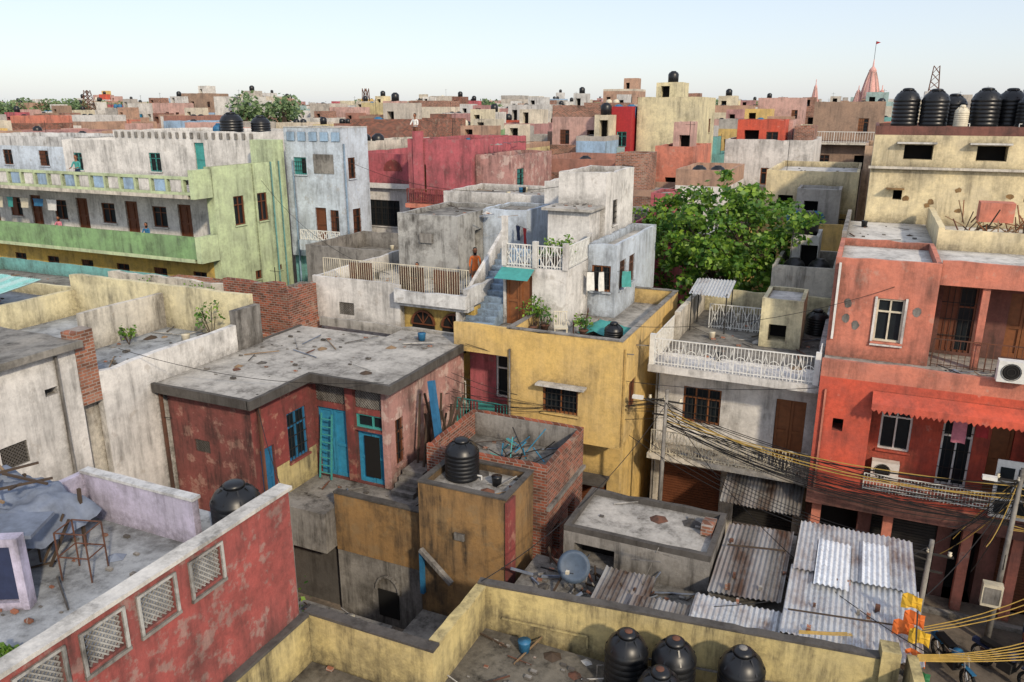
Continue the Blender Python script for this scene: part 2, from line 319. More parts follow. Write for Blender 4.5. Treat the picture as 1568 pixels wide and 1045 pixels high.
def person(name,x,y,z,rot,shirt,pants,h=1.7,arms='rail',hairlen=0):
    k=h/1.7;J={};V=[];E=[];Rd=[];T_=[]
    def v(n,p,r,t,par=None):
        J[n]=len(V);V.append((p[0]*k,p[1]*k,p[2]*k));Rd.append(r*k);T_.append(t)
        if par is not None:E.append((J[par],J[n]))
    v('pel',(0,0,.94),.125,'p');v('sp',(0,.0,1.12),.115,'s','pel');v('ch',(0,-.01,1.32),.13,'s','sp');v('nk',(0,0,1.46),.05,'k','ch');v('hb',(0,-.01,1.56),.05,'k','nk')
    for sx,n in ((-1,'l'),(1,'r')):
        v(n+'hip',(sx*.09,0,.88),.09,'p','pel');v(n+'kn',(sx*.1,-.03,.49),.06,'p',n+'hip');v(n+'an',(sx*.1,.02,.1),.04,'p',n+'kn');v(n+'to',(sx*.11,-.13,.035),.035,'k',n+'an')
        v(n+'sh',(sx*.17,0,1.39),.06,'s','ch')
        if arms=='rail': el=(sx*.25,-.1,1.14);wr=(sx*.17,-.32,1.08);fd=Vector((-sx*.3,-1,-.1))
        else: el=(sx*.23,.02,1.1);wr=(sx*.22,-.05,.85);fd=Vector((0,-.15,-1))
        v(n+'el',el,.042,'s',n+'sh');v(n+'wr',wr,.026,'k',n+'el');fd.normalize();pm=Vector(wr)+fd*.07;v(n+'pa',tuple(pm),.032,'k',n+'wr')
        sd=fd.cross(Vector((0,0,1)) if arms=='rail' else Vector((0,1,0))).normalized()
        for i,L in enumerate((.07,.085,.08,.065)):
            a=pm+sd*(i-1.5)*.021+fd*.02;v(n+'f%d'%i,tuple(a),.009,'k',n+'pa');m=a+fd*L*.5;v(n+'g%d'%i,tuple(m),.0085,'k',n+'f%d'%i);e=m+(fd*.8+Vector((0,0,-.5))).normalized()*L*.5;v(n+'h%d'%i,tuple(e),.007,'k',n+'g%d'%i)
        a=Vector(wr)+fd*.03-sd*.04;v(n+'t0',tuple(a),.011,'k',n+'wr');v(n+'t1',tuple(a+fd*.04-sd*.02),.009,'k',n+'t0')
    me=bpy.data.meshes.new('skel');me.from_pydata(V,E,[]);o=bpy.data.objects.new('skel',me);sc.collection.objects.link(o)
    mo=o.modifiers.new('sk','SKIN');mo.use_smooth_shade=True
    for i,d in enumerate(me.skin_vertices[0].data): d.radius=(Rd[i],Rd[i]*(.75 if T_[i] in 's' and Rd[i]>.1*k else 1));d.use_root=(i==0)
    su=o.modifiers.new('su','SUBSURF');su.levels=1
    bpy.context.view_layer.update();dg=bpy.context.evaluated_depsgraph_get();m2=bpy.data.meshes.new_from_object(o.evaluated_get(dg));bpy.data.objects.remove(o)
    for n in ('skin',pants,shirt): m2.materials.append(MT[n])
    vv=[Vector(q) for q in V]
    for p in m2.polygons:
        c=p.center;i=min(range(len(vv)),key=lambda j:(vv[j]-c).length);p.material_index={'k':0,'p':1,'s':2}[T_[i]];p.use_smooth=True
    par=bpy.data.objects.new(name,None);sc.collection.objects.link(par);par.location=(x,y,z);par.rotation_euler=(0,0,rot)
    bo=bpy.data.objects.new('body',m2);sc.collection.objects.link(bo);bo.parent=par
    b=B('h');b.part='head';pr=[(.02,-.12),(.05,-.105),(.072,-.06),(.08,0),(.082,.04),(.07,.085),(.04,.115),(.01,.125)]
    tl=Matrix.Rotation(.12,3,'X');b.lathe(0,-.012,1.64,pr,'skin',16,tl);b.beam((0,-.088,1.655),(0,-.108,1.625),.009,'skin',5,.016)
    b.beam((-.088,.0,1.62),(-.088,.01,1.665),.016,'skin',5);b.beam((.088,.0,1.62),(.088,.01,1.665),.016,'skin',5)
    b.part='face';b.beam((-.025,-.09,1.592),(.025,-.09,1.592),.006,'redp',5);b.lathe(-.03,-.088,1.65,[(.002,-.006),(.009,0),(.002,.006)],'hair',6);b.lathe(.03,-.088,1.65,[(.002,-.006),(.009,0),(.002,.006)],'hair',6)
    b.part='hair';b.lathe(0,.012,1.655,[(.07,-.06-hairlen),(.088,-.02),(.09,.045),(.075,.095),(.04,.125),(.01,.132)],'hair',16)
    for pn,p in b.parts.items():
        mm=bpy.data.meshes.new(pn);mm.from_pydata([(a*k,c*k,d*k) for a,c,d in p[0]],[],p[1])
        for m in p[4]: mm.materials.append(MT[m])
        mm.polygons.foreach_set('use_smooth',p[3]);q=bpy.data.objects.new(pn,mm);sc.collection.objects.link(q);q.parent=par
def motorcycle(x,y,rot,c):
    b=B('parked_motorcycle',(x,y,.005),rot)
    for yy in (-.65,.65):
        b.part='wheels';pts=[(0,yy+.28*math.cos(a),.31+.28*math.sin(a)) for a in [math.pi*i/9 for i in range(19)]];b.poly(pts,.045,'rubber',6,True)
        for i in range(6): a=i*math.pi/3;b.beam((0,yy,.31),(0,yy+.26*math.cos(a),.31+.26*math.sin(a)),.01,'chrome')
    b.part='frame';b.poly([(0,.65,.31),(0,.1,.35),(0,-.25,.4),(0,-.42,.85)],.035,'iron',6);b.beam((.06,-.65,.31),(.06,-.42,.95),.025,'chrome',6);b.beam((-.06,-.65,.31),(-.06,-.42,.95),.025,'chrome',6)
    b.part='engine';b.box(-.13,.13,-.2,.18,.28,.58,'iron');b.part='exhaust';b.beam((.14,-.1,.33),(.16,.8,.36),.045,'chrome',8,None,True)
    b.part='fuel_tank';b.lathe(0,-.12,.78,[(.02,-.14),(.13,-.1),(.16,0),(.12,.09),(.03,.12)],c,12);b.part='seat';b.box(-.12,.12,.08,.72,.74,.84,'black');b.box(-.08,.08,.72,.95,.6,.72,c)
    b.part='handlebar';b.poly([(-.36,-.22,1.02),(-.15,-.4,1.0),(.15,-.4,1.0),(.36,-.22,1.02)],.016,'chrome',6);b.lathe(0,-.52,.88,[(.03,-.08),(.09,-.02),(.09,.05),(.02,.1)],'chrome',10);b.part='mudguards';b.box(-.06,.06,-.85,-.4,.62,.65,c);b.box(-.06,.06,.5,.95,.6,.63,c);b.done()
def laundry(p,q,n):
    b=B('laundry_line');b.part='line';cable(b,p,q,.06,.006,'cable',8);b.part='clothes';p=Vector(p);q=Vector(q);d=(q-p);L=d.length;d.normalize()
    for i in range(n):
        a=p+d*(L*(i+.3)/n);w=R.uniform(.4,.8)*L/n;h=R.uniform(.4,.8);vs=[];fs=[];nn=Vector((-d.y,d.x,0))
        for u in range(5):
            for v in range(4): vs.append(tuple(a+d*w*u/4-Vector((0,0,.05+h*v/3))+nn*.04*math.sin(u*2+v)))
        for u in range(4):
            for v in range(3): k=u*4+v;fs.append((k,k+1,k+5,k+4))
        b.add(vs,fs,R.choice(['redp','blue2','pink','whitep','navy','tealp','cream_p']),True)
    b.done()
# ---------------------------------------------------------------- ground
g=B('ground');g.add([(-2500,-600,0),(2500,-600,0),(2500,4000,0),(-2500,4000,0)],[(0,1,2,3)],'soil');g.done()
g=B('street');g.add([(-6,20.6,.004),(60,20.6,.004),(60,24.3,.004),(-6,24.3,.004)],[(0,1,2,3)],'asph');g.add([(3,-5,.008),(8,-5,.008),(8,20.6,.008),(3,20.6,.008)],[(0,1,2,3)],'asph');g.done()
g=B('kerb');g.box(-6,40,24.3,24.5,0,.13,'cement');g.done()
motorcycle(3.7,21.5,.5,'blue2');motorcycle(5.0,21.9,.9,'navy');motorcycle(6.2,22.3,.7,'redp')
# ---------------------------------------------------------------- foreground left terrace house
b=B('red_parapet_house')
b.blk(-14.7,-10.3,1,11.4,0,6.5,'red','roofb')
b.blk(-18.6,-14.7,1,9,0,6.4,'cement','roofb')
vy=[9.1,8.0,6.95,5.9,4.85];ops=[(q-1-.34,q-1+.34,6.66,7.3,'lt','grey') for q in vy]
b.face('R',-10.1,1,10.4,0,7.5,'red',ops);b.face('L',-10.28,1,10.4,6.5,7.5,'red',[o[:4]+('n','') for o in ops])
b.box(-10.28,-10.102,11.38,11.42,0,7.5,'cement')
b.part='coping';b.rbox(-10.36,-10.03,1,11.45,7.5,7.58,'roofw',.01)
b.part='vent_frames'
for q in vy:
    for e in (-.41,.35): b.box(-10.098,-10.06,q+e,q+e+.06,6.6,7.36,'grey')
    b.box(-10.098,-10.05,q-.42,q+.42,6.54,6.6,'cement');b.box(-10.098,-10.06,q-.35,q+.35,7.31,7.36,'grey')
b.part='purple_parapet';b.rbox(-14.6,-11.5,10.2,10.36,6.5,7.5,'purple',.01);b.rbox(-14.75,-14.6,9.0,10.36,6.5,7.5,'purple',.01);b.rbox(-14.65,-11.45,10.17,10.39,7.52,7.58,'white2',.01)
b.scatter(-14.4,-10.6,4,10,6.5,45)
b.done()
tank(-11.0,10.85,6.5,.5,1.2)
b=B('tarpaulin_shelter');b.part='tarp'
def drape(x0,x1,y0,y1,z,mat,seed,drop):
    vs=[];fs=[];n=26;m=20
    for i in range(n+1):
        for j in range(m+1):
            u=i/n;v=j/m;x=x0+(x1-x0)*u;y=y0+(y1-y0)*v
            e=max(abs(u-.5),abs(v-.5))*2
            zz=z+.24*noise.noise(Vector((x*1.7,y*1.7,seed)))+.12*noise.noise(Vector((x*5,y*4,seed)))-(drop*max(0,e-.75)*4 if e>.75 else 0)
            vs.append((x+.08*noise.noise(Vector((x*4,y*4,seed+5))),y+.06*noise.noise(Vector((x*3,y*5,seed+9))),zz))
    for i in range(n):
        for j in range(m): a=i*(m+1)+j;fs.append((a,a+1,a+m+2,a+m+1))
    b.add(vs,fs,mat,True)
drape(-17.4,-14.9,7.4,9.4,7.95,'tarp',1,.5);drape(-15.6,-13.3,7.9,9.6,7.75,'tarp',4,.6);drape(-14.8,-13.5,7.2,8.2,7.5,'darkcem',8,.4)
b.part='poles'
for x in (-17,-15.2,-13.6):
    for y in (7.7,9.3): b.beam((x,y,6.4),(x+.1,y,7.8),.04,'woodd')
for i in range(14): x=R.uniform(-17,-13.8);b.beam((x,R.uniform(7.6,9.2),8.0),(x+R.uniform(-1,1),R.uniform(7.6,9.4),8.12),.03,R.choice(['wood','woodd']))
for i in range(10): x=R.uniform(-15,-13.2);b.beam((x,R.uniform(7.4,9),6.6),(x+R.uniform(-.6,.6),R.uniform(7.6,9),7.5),.03,'woodd')
b.done()
b=B('steel_stand',(-12.7,8.6,6.5),.3)
for i in (-.3,.3):
    for j in (-.25,.25): b.beam((i,j,0),(i,j,1.0),.016,'rust')
for z in (.5,1.0): b.poly([(-.3,-.25,z),(.3,-.25,z),(.3,.25,z),(-.3,.25,z),(-.3,-.25,z)],.014,'rust')
b.done()
b=B('old_window_frame',(-13.3,7.2,6.5),.5);b.part='frame'
for q in ((-.7,-.55,0,1.4),(.55,.7,0,1.4),(-.55,.55,0,.15),(-.55,.55,1.25,1.4),(-.04,.04,.15,1.25)): b.box(q[0],q[1],-.12,.12,q[2],q[3],'purple')
b.part='panes';b.box(-.54,-.05,-.02,.02,.16,1.24,'glass');b.box(.05,.54,-.02,.02,.16,1.24,'navy');b.part='table_top';b.box(-.9,.8,.13,1.0,1.25,1.32,'tarp');b.done()
# ---------------------------------------------------------------- yellow foreground walls
b=B('yellow_terrace_wall')
b.face('R',-9.95,1,10.5,0,4.5,'yel')
b.part='coping';b.rbox(-10.098,-9.92,1,11.5,4.46,4.53,'darkcem',.01)
b.part='walls';b.rbox(-10.09,-6.9,11.55,11.8,0,4.46,'yel',.0);b.rbox(-7.12,-6.9,11.8,14.0,0,4.46,'yel',.0)
b.part='moss_coping';b.rbox(-10.1,-6.88,11.54,11.81,4.461,4.52,'darkcem',.012,.25);b.rbox(-7.13,-6.88,11.812,14.0,4.461,4.52,'yel',.012,.25)
b.done()
b=B('yellow_boundary_wall',(-7.1,14.0,0),math.radians(6.5))
b.rbox(0,8.5,0,.2,0,4.5,'yel',.0);b.rbox(8.5,8.85,-.1,.3,0,4.75,'yel',.01);b.rbox(9.0,9.2,-3.5,.2,0,4.6,'yel',.01)
b.part='moss_coping';b.rbox(0,8.49,-.01,.21,4.501,4.55,'darkcem',.012,.25)
b.part='pipes';b.poly([(.6,-.04,3.75),(2.6,-.04,3.7),(2.6,-.04,3.4)],.03,'yel');b.poly([(3,-.05,3.45),(8.3,-.05,3.5)],.025,'cement')
b.done()
b=B('lower_terrace');b.blk(-6.9,2.0,2,13.98,0,3.4,'yel','leafy');b.blk(-9.94,-7.13,2,11.5,0,3.3,'yel','leafy');b.scatter(-6.7,-3.5,11,13.8,3.4,90);b.scatter(-9.7,-7.3,9,11.4,3.3,30);b.done()
for i,(x,y,r) in enumerate(((-3.4,13.45,.45),(-2.45,13.6,.45),(-1.15,13.85,.46),(-2.5,12.6,.45))): tank(x,y,3.4,r,1.3,'rust' if i!=2 else 'cement',rot=i*1.1)
b=B('tank_pipes');b.poly([(-4.0,13.4,3.45),(-4.0,13.4,3.75),(-3.4,13.6,3.8),(-2.4,13.9,3.8)],.014,'cement');b.done()
# ---------------------------------------------------------------- left white houses
b=B('white_plaster_house')
b.blk(-27,-18.8,6.5,13.5,0,8.9,'white','roofc',Rr=[(4.6,5.3,6.3,6.9,'l','darkcem'),(6,6.35,7.8,8.0,'k','void')])
b.part='roof_slab';b.rbox(-27.1,-18.55,6.3,13.6,8.9,9.08,'roofd',.015)
b.part='brick_pier';b.rbox(-19.25,-18.78,13.51,14.1,7.2,9.25,'brick2',.04);b.part='drain_stain_pipe';b.poly([(-18.74,12.9,8.8),(-18.74,12.9,3)],.04,'cement')
b.scatter(-26,-19.5,8,13,9.08,25)
b.done()
b=B('white_boundary_wall');b.part='walls';b.rbox(-19.0,-18.78,14.1,19.4,0,8.0,'white',.02);b.rbox(-19.02,-18.76,19.4,20.6,0,8.5,'cement',.03);b.done()
b=B('cream_terrace_house');b.blk(-28,-19.05,13.52,20.4,0,7.2,'offw','roofb')
b.part='parapet';b.rbox(-28,-19.05,20.4,20.6,0,8.8,'paleyel');b.rbox(-28,-27.8,13.5,20.4,7.2,8.2,'paleyel');b.rbox(-23.3,-23.1,17,20.4,7.2,8.5,'offw');b.scatter(-23,-19.5,14.5,20,7.2,60);b.done()
b=B('cream_low_house');b.blk(-38,-28.1,13,21,0,7.6,'paleyel','roofb',par=.5);b.scatter(-37,-29,14,20,7.6,50);b.done()
sheet('teal_roof_sheet',-35,-28.4,16.5,19.6,8.3,8.7,'corrt')
b=B('brick_courtyard_house');b.blk(-31,-19.3,21.6,28.5,0,6.3,'brick2','roofd',F=[(1,2,4.5,5.6,'g','brown')],par=.7)
b.part='brick_walls';b.rbox(-22.6,-19.7,22.9,23.15,6.3,8.6,'brick',.06);b.rbox(-19.7,-19.45,22.9,26,6.3,8.4,'brick',.06);b.rbox(-31,-24,24.5,24.7,6.3,7.9,'offw',.05);b.scatter(-30,-20,22,28,6.3,80);b.done()
b=B('low_green_house');b.blk(-46,-31.2,24,29.5,0,5.9,'paleyel','roofd',F=[(2,3,4,5.2,'b','brown'),(6,7,4,5.2,'b','brown')],par=.7,pm='teal');b.scatter(-45,-33,25,29,5.9,60);b.done()
for q in ((-25,24,6.3,1.7),(-26,24,6.3,1.3),(-28.5,24,6.3,1.5),(-20.3,19.8,7.2,1.2),(-22.5,18.2,7.2,.6),(-12.9,3.9,6.5,.5),(-11.6,6.3,6.5,.3),(-24,15,7.2,.5),(-11.8,12.3,1.6,2.6),(-11.2,12.0,1.6,2.2),(-27.2,22,6.3,1.4)): plant(*q,False,'roof_weed')
# ---------------------------------------------------------------- maroon house
b=B('maroon_courtyard_house')
b.blk(-18.6,-15.4,16.1,22.8,0,6.9,'maroon','roofc',F=[(.9,1.5,5.0,5.4,'l','darkcem')],Rr=[(.25,.85,3.4,5.3,'d','blue2'),(1.5,2.4,4.4,6.0,'b','blue2')],fm='maroonold')
b.blk(-15.4,-12.5,18.9,23.8,0,6.9,'pinkold','roofc',fm='maroon',
  F=[(.12,1.28,3.5,5.85,'d','blue'),(.12,1.28,6.05,6.65,'l','cement'),(1.62,2.8,3.5,5.3,'d','blue'),(1.62,2.8,5.38,5.85,'g','tealp'),(1.62,2.8,6.05,6.65,'l','cement')],
  Rr=[(.25,.7,4.2,5.7,'b','brown'),(2.0,2.9,3.6,5.6,'k','void')])
b.part='pillars';b.box(-14.1,-13.8,18.82,18.9,3.5,6.88,'maroon');b.box(-12.75,-12.49,18.8,18.895,3.5,6.88,'pinkold')
b.part='yellow_dado';b.box(-15.399,-15.385,16.98,17.55,3.4,4.5,'yel');b.box(-15.399,-15.385,18.52,18.88,3.4,4.5,'yel');b.box(-15.399,-15.386,17.55,18.52,3.4,4.3,'yel')
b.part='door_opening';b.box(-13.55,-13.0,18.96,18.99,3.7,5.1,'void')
b.part='roof_slab';b.rbox(-18.9,-15.15,15.85,22.9,6.9,7.1,'roofc',.0);b.rbox(-15.148,-12.25,18.5,23.95,6.9,7.1,'roofc',.0)
b.part='roof_edge';b.rbox(-18.9,-15.12,15.72,15.848,6.86,7.14,'darkcem',.007,.3);b.rbox(-15.148,-15.02,15.72,18.37,6.86,7.14,'darkcem',.007,.3);b.rbox(-15.14,-12.12,18.37,18.498,6.86,7.14,'darkcem',.007,.3);b.rbox(-12.248,-12.12,18.5,23.95,6.86,7.13,'darkcem',.007,.3);b.rbox(-18.9,-12.25,23.96,24.1,6.86,7.2,'roofc',.02);b.rbox(-19.02,-18.902,15.72,22.9,6.86,7.14,'darkcem',.01)
b.part='balcony_floor';b.box(-15.39,-10.92,17.25,18.88,3.25,3.45,'cement');b.box(-12.48,-10.92,18.885,21.5,3.25,3.45,'cement')
b.part='balcony_wall';b.rbox(-13.35,-10.12,17.0,17.2,2.2,4.05,'ochre',.015);b.rbox(-13.35,-10.12,17.02,17.2,0,2.199,'cement',0);b.rbox(-15.35,-13.36,16.5,17.24,2.3,3.6,'cement',.02);b.face('F',-15.4,17.245,2.05,0,3.25,'darkcem')
b.part='coping';b.rbox(-13.37,-10.12,16.98,17.22,4.07,4.12,'darkcem',.01)
b.part='yard_window';b.poly([(-11.6+.4*math.cos(a),16.98,1.2+.5*math.sin(a)) for a in [math.pi*k/8 for k in range(9)]],.05,'cement');b.box(-11.95,-11.25,16.99,17.018,.3,1.2,'void')
b.part='steps'
for i in range(4): b.box(-12.4+i*.02,-11.6,18.6+i*.2,20,3.452+i*.15,3.6+i*.15,'cement')
b.part='pipe';b.poly([(-15.3,16.35,0),(-15.3,16.35,7.1)],.05,'rust');b.poly([(-18.7,15.95,0),(-18.7,15.95,6.8)],.06,'rust')
b.scatter(-18.5,-15.6,16.5,22.5,7.1,40);b.scatter(-15,-12.6,19,23.6,7.1,16);b.scatter(-15.2,-11.2,17.4,18.5,3.45,25)
b.done()
b=B('blue_ladder');b.beam((-15.1,18.6,3.5),(-15.0,18.78,5.7),.03,'tealp');b.beam((-14.65,18.6,3.5),(-14.6,18.78,5.7),.03,'tealp')
for i in range(8): z=3.7+i*.26;b.beam((-15.09+i*.01,18.61+i*.02,z),(-14.64,18.61+i*.02,z),.02,'tealp')
b.done()
b=B('timber_pile')
for i in range(22): x=-12.0+R.uniform(-.2,.7);b.beam((x,19.2+R.uniform(0,1.6),3.5),(x+R.uniform(-.4,.6),19.9+R.uniform(0,1.2),5.2+R.uniform(0,1.1)),.04,'woodd')
b.part='blue_plank';b.beam((-11.2,19.6,5.0),(-11.6,19.9,6.9),.13,'blue2');b.done()
# ---------------------------------------------------------------- ochre tower & brick house
b=B('ochre_stair_tower');b.blk(-10.1,-7.5,16.45,18.3,0,5.15,'ochre','roofc',par=.2,cop='darkcem')
b.part='corner';b.box(-7.498,-7.42,16.4,16.9,0,5.3,'maroon');b.part='vent';b.box(-9.0,-8.7,16.38,16.448,3.9,4.1,'cement')
b.part='drain_pipe';b.poly([(-10.0,16.35,3.3),(-10.0,16.35,2.0)],.08,'blue2');b.poly([(-10,16.3,3.4),(-8.9,16.0,2.8)],.09,'cement');b.scatter(-9.2,-7.8,16.8,18,5.15,12);b.done()
tank(-9.35,17.6,5.15,.48,1.1)
b=B('brick_roof_house');b.blk(-10.9,-7.1,18.31,21.4,0,4.75,'brick','roofd',Rr=[(.5,1.1,2.4,3.4,'k','void'),(1.8,2.4,2.6,3.5,'k','void')],par=.8)
b.part='slab';b.rbox(-7.098,-7.0,18.3,21.4,4.2,4.32,'cement',.01);b.part='render';b.box(-10.75,-7.25,21.2,21.258,4.76,5.52,'cement');b.scatter(-10.6,-7.4,18.6,21.1,4.75,40);b.done()
b=B('scrap_metal_pile')
for i in range(30): x=R.uniform(-9.4,-7.6);y=R.uniform(18.8,20.8);b.beam((x,y,4.8+R.uniform(0,.3)),(x+R.uniform(-1,1)*.6,y+R.uniform(-.7,.7),4.9+R.uniform(.1,.8)),.02,R.choice(['iron','iron','tealp','blue','rust']))
b.done()
b=B('yard_lean_to');b.blk(-13.3,-10.3,12.5,15.2,0,1.6,'cement','roofd');b.blk(-18.7,-14.2,10.6,15.5,0,1.2,'darkcem','roofd');b.blk(-10.0,-7.6,14.9,16.3,0,1.5,'darkcem','roofd');b.scatter(-13.1,-10.5,12.6,15,1.6,60);b.scatter(-10,-7.5,12,14.8,.01,60);b.done()
# ---------------------------------------------------------------- grey roof + sheds
b=B('grey_flat_roof_house');b.blk(-6.25,-2.42,17.4,19.75,0,4.3,'cement','roofc',F=[(.3,1.4,3.4,4.0,'k','void')],par=.16,pm='darkcem')
b.blk(-7.0,-2.42,15.0,17.38,0,3.4,'darkcem','roofd');b.scatter(-6,-2.7,17.7,19.5,4.3,8);b.scatter(-6.8,-2.6,15.2,17.2,3.4,60);b.part='bricks';b.rbox(-2.9,-2.6,18.6,19.3,4.3,4.6,'brick2',.06,.2);b.done()
b=B('corrugated_shed');b.blk(-2.35,2.1,15.5,20.7,0,3.7,'brownw','roofd',Rr=[(.5,1.5,0,2.2,'d','brown'),(2.2,3.6,0,2.4,'s','iron')])
sheet('',-2.35,-.68,16.75,19.95,4.0,4.15,'corrd',par=b,twist=.1);sheet('',-.6,2.2,15.45,18.2,4.2,4.25,'corr',par=b);sheet('',-.55,2.15,18.0,20.5,4.3,4.3,'corr',par=b)
sheet('',-2.55,-.55,14.9,16.4,3.9,4.05,'corr',par=b);sheet('',-3.95,-2.6,14.75,16.0,3.75,3.9,'corrd',par=b);sheet('',-4.9,-3.6,15.6,16.9,3.7,3.85,'corrd',par=b)
sheet('',-.05,.72,17.4,19.6,4.36,4.36,'corrw',par=b);sheet('',.98,1.58,17.9,19.9,4.36,4.36,'corrw',par=b)
b.part='rafters'
for x in (-.55,.8,2.1): b.beam((x,15.5,4.08),(x,20.4,4.15),.05,'woodd')
for y in (15.6,18,20.3): b.beam((-2.3,y,3.92),(2.15,y,4.02),.045,'woodd')
b.part='weights'
for i in range(16): x=R.uniform(-2.3,2);y=R.uniform(15.5,19.5);w=R.uniform(.05,.1);zt=4.3 if x>-.6 else 4.1;b.box(x,x+w,y,y+w,zt-.12,zt+w*.6,R.choice(['brick2','cement','rust']))
b.poly([(-.5,16.2,4.32),(2.1,16.6,4.33)],.02,'woodd');b.poly([(-2.2,18.6,4.2),(-.8,18.9,4.2)],.025,'woodd')
b.done()
b=B('prayer_flags')
for x,y,z,c in ((1.95,16.9,4.9,'yelp'),(2.0,16.5,4.75,'orangep'),(2.1,16.1,4.6,'yelp'),(2.05,15.8,4.3,'orangep'),(2.15,15.6,4.0,'greenp'),(1.8,16.3,4.6,'orangep')):
    vs=[];fs=[]
    for i in range(5):
        for j in range(4): vs.append((x+.1*i-.2,y+.04*math.sin(i*1.7+j),z-.11*j+.04*math.sin(i+j*2)))
    for i in range(4):
        for j in range(3): a=i*4+j;fs.append((a,a+1,a+5,a+4))
    b.add(vs,fs,c)
b.beam((2.1,15.6,3.4),(2.0,16.2,5.0),.02,'iron');b.done()
b=B('satellite_dish',(-5.5,16.1,3.4));b.part='reflector';tl=Matrix.Rotation(math.radians(62),3,'X')@Matrix.Rotation(.2,3,'Y')
b.lathe(0,0,.75,[(.03,-.09),(.16,-.08),(.3,-.04),(.4,.02),(.41,.03),(.3,-.02),(.15,-.06),(.02,-.07)],'dishg',20,tl);b.part='mast';b.beam((0,.1,0),(0,.1,.75),.03,'iron');b.beam((0,0,.55),(0,-.45,.85),.012,'iron');b.box(-.04,.04,-.5,-.42,.82,.9,'cream_p');b.done()
b=B('scrap_pile')
for i in range(50):
    x=R.uniform(-6.8,-3.4);y=R.uniform(15.1,17.2);b.beam((x,y,3.45),(x+R.uniform(-.5,.5),y+R.uniform(-.4,.4),3.5+R.uniform(0,.4)),R.uniform(.012,.04),R.choice(['woodd','iron','woodd','cement','rust','tarp']))
b.beam((-4,16.6,3.4),(-3.5,16.4,5.0),.015,'cement');b.beam((-3.8,16.4,4.9),(-3.0,16.6,4.7),.015,'cement');b.beam((-4.2,16.6,4.4),(-3.4,16.3,4.7),.015,'cement')
b.done()
# ---------------------------------------------------------------- mustard house with white rooftop house
b=B('mustard_house')
b.blk(-12.4,-6.5,24.1,31,0,4.2,'must','roofc',F=[(.3,1.5,0,2.4,'s','iron'),(2.2,3.4,0,2.4,'k','void'),(4.1,5.3,0,2.5,'s','brown')])
b.blk(-10.45,-6.45,23.1,31,4.2,7.3,'must','roofc',F=[(1.3,2.55,5.15,6.05,'b','brown2')],Rr=[(1.0,1.8,5.2,6.2,'g','brown')],par=.6,cop='cement')
b.blk(-12.5,-10.452,24.3,31,4.2,7.3,'pinkred','roofc',F=[(1.05,1.95,4.9,6.5,'g','whitep')])
b.part='parapet';b.rbox(-12.5,-10.452,23.1,24.29,6.9,7.3,'must',.0);b.rbox(-12.5,-10.452,23.1,23.24,7.301,7.9,'must')
b.part='balcony';b.box(-12.5,-10.452,23.1,24.29,4.0,4.2,'offw');b.rail((-12.45,23.15),(-10.5,23.15),4.2,5.1,'tealp',.12);b.box(-11.6,-11,23.12,23.14,4.25,5.05,'tealp')
b.part='canopies';b.box(-9.3,-7.6,22.75,23.098,6.15,6.22,'roofw');b.box(-12.3,-7,23.3,24.09,2.6,2.68,'darkcem')
b.part='pipes';b.poly([(-6.4,23.3,7.6),(-6.4,23.3,.5)],.05,'must');b.poly([(-10.35,23.05,7.2),(-10.35,23.05,4.2)],.035,'cement')
b.scatter(-9,-6.7,23.4,27.5,7.3,45)
b.done()
b=B('white_rooftop_house')
b.blk(-11.75,-9.3,25.6,29.9,7.31,9.5,'white','roofb',F=[(.1,1.15,7.31,9.2,'d','brown2')],Rr=[(2.6,3.4,7.9,9.0,'g','brown')])
b.blk(-9.3+.002,-8.2,28.0,34,7.31,9.8,'bluewhite','roofw',F=[(.15,.9,8.3,9.3,'b','brown2')],Rr=[(.5,1.3,8.3,9.4,'g','rust'),(1.8,2.6,8.3,9.4,'g','rust')],par=.3)
b.blk(-11.3,-9.31,30.0,34,7.31,12.3,'white','roofw',Rr=[(1,1.6,10.4,11.4,'b','grey')],par=.25)
b.blk(-11.2,-9.5,28.6,29.95,9.501,11.2,'white','roofw',par=0)
b.part='roof_slab';b.rbox(-11.4,-9.35,28.4,29.96,11.2,11.3,'roofc',.01)
b.part='stair'
for i in range(13): b.box(-12.95,-11.76,24.6+i*.28,24.88+i*.28,7.31,7.5+i*.18,'skyblue')
b.part='stair_wall'
vs=[(-13.1,24.4,7.3),(-13.1,28.5,7.3),(-13.1,28.5,10.4),(-13.1,24.4,8.1)];vs+=[(x+.14,y,z) for x,y,z in vs];b.add(vs,[(0,1,2,3),(7,6,5,4),(0,4,5,1),(1,5,6,2),(2,6,7,3),(3,7,4,0)],'white')
b.rail((-11.75,25.65),(-9.35,25.65),9.5,10.3,'whitep',.1,.016,'x');b.rail((-9.35,25.65),(-9.35,28.4),9.5,10.3,'whitep',.1,.016,'x')
b.part='posts'
for x,y in ((-11.7,25.65),(-9.35,25.65),(-9.35,28.3),(-10.5,25.65)): b.box(x-.09,x+.09,y-.09,y+.09,9.5,10.45 if x>-11 else 11.3,'white')
b.part='awning';b.add([(-11.8,24.9,9.15),(-10.5,24.9,9.15),(-10.5,25.58,9.45),(-11.8,25.58,9.45)],[(0,1,2,3)],'tealp')
b.scatter(-11.2,-9.6,28.7,29.8,11.3,10);b.scatter(-11.5,-9.6,26,28.2,9.5,10)
b.done()
for x,y,z,h in ((-10.2,24.7,7.3,1.2),(-9.9,25.1,7.3,.9),(-10.4,25.2,7.3,.7),(-10.0,26.3,9.5,.9),(-9.7,26.7,9.5,.8),(-10.3,26.2,9.5,.7),(-8.4,25.0,7.3,.7),(-9.8,27.4,9.5,.8)): plant(x,y,z,h)
laundry((-9.2,27.2,9.2),(-7.8,28.6,9.1),4);laundry((-12.6,30,10.2),(-13.6,31,10.2),2)
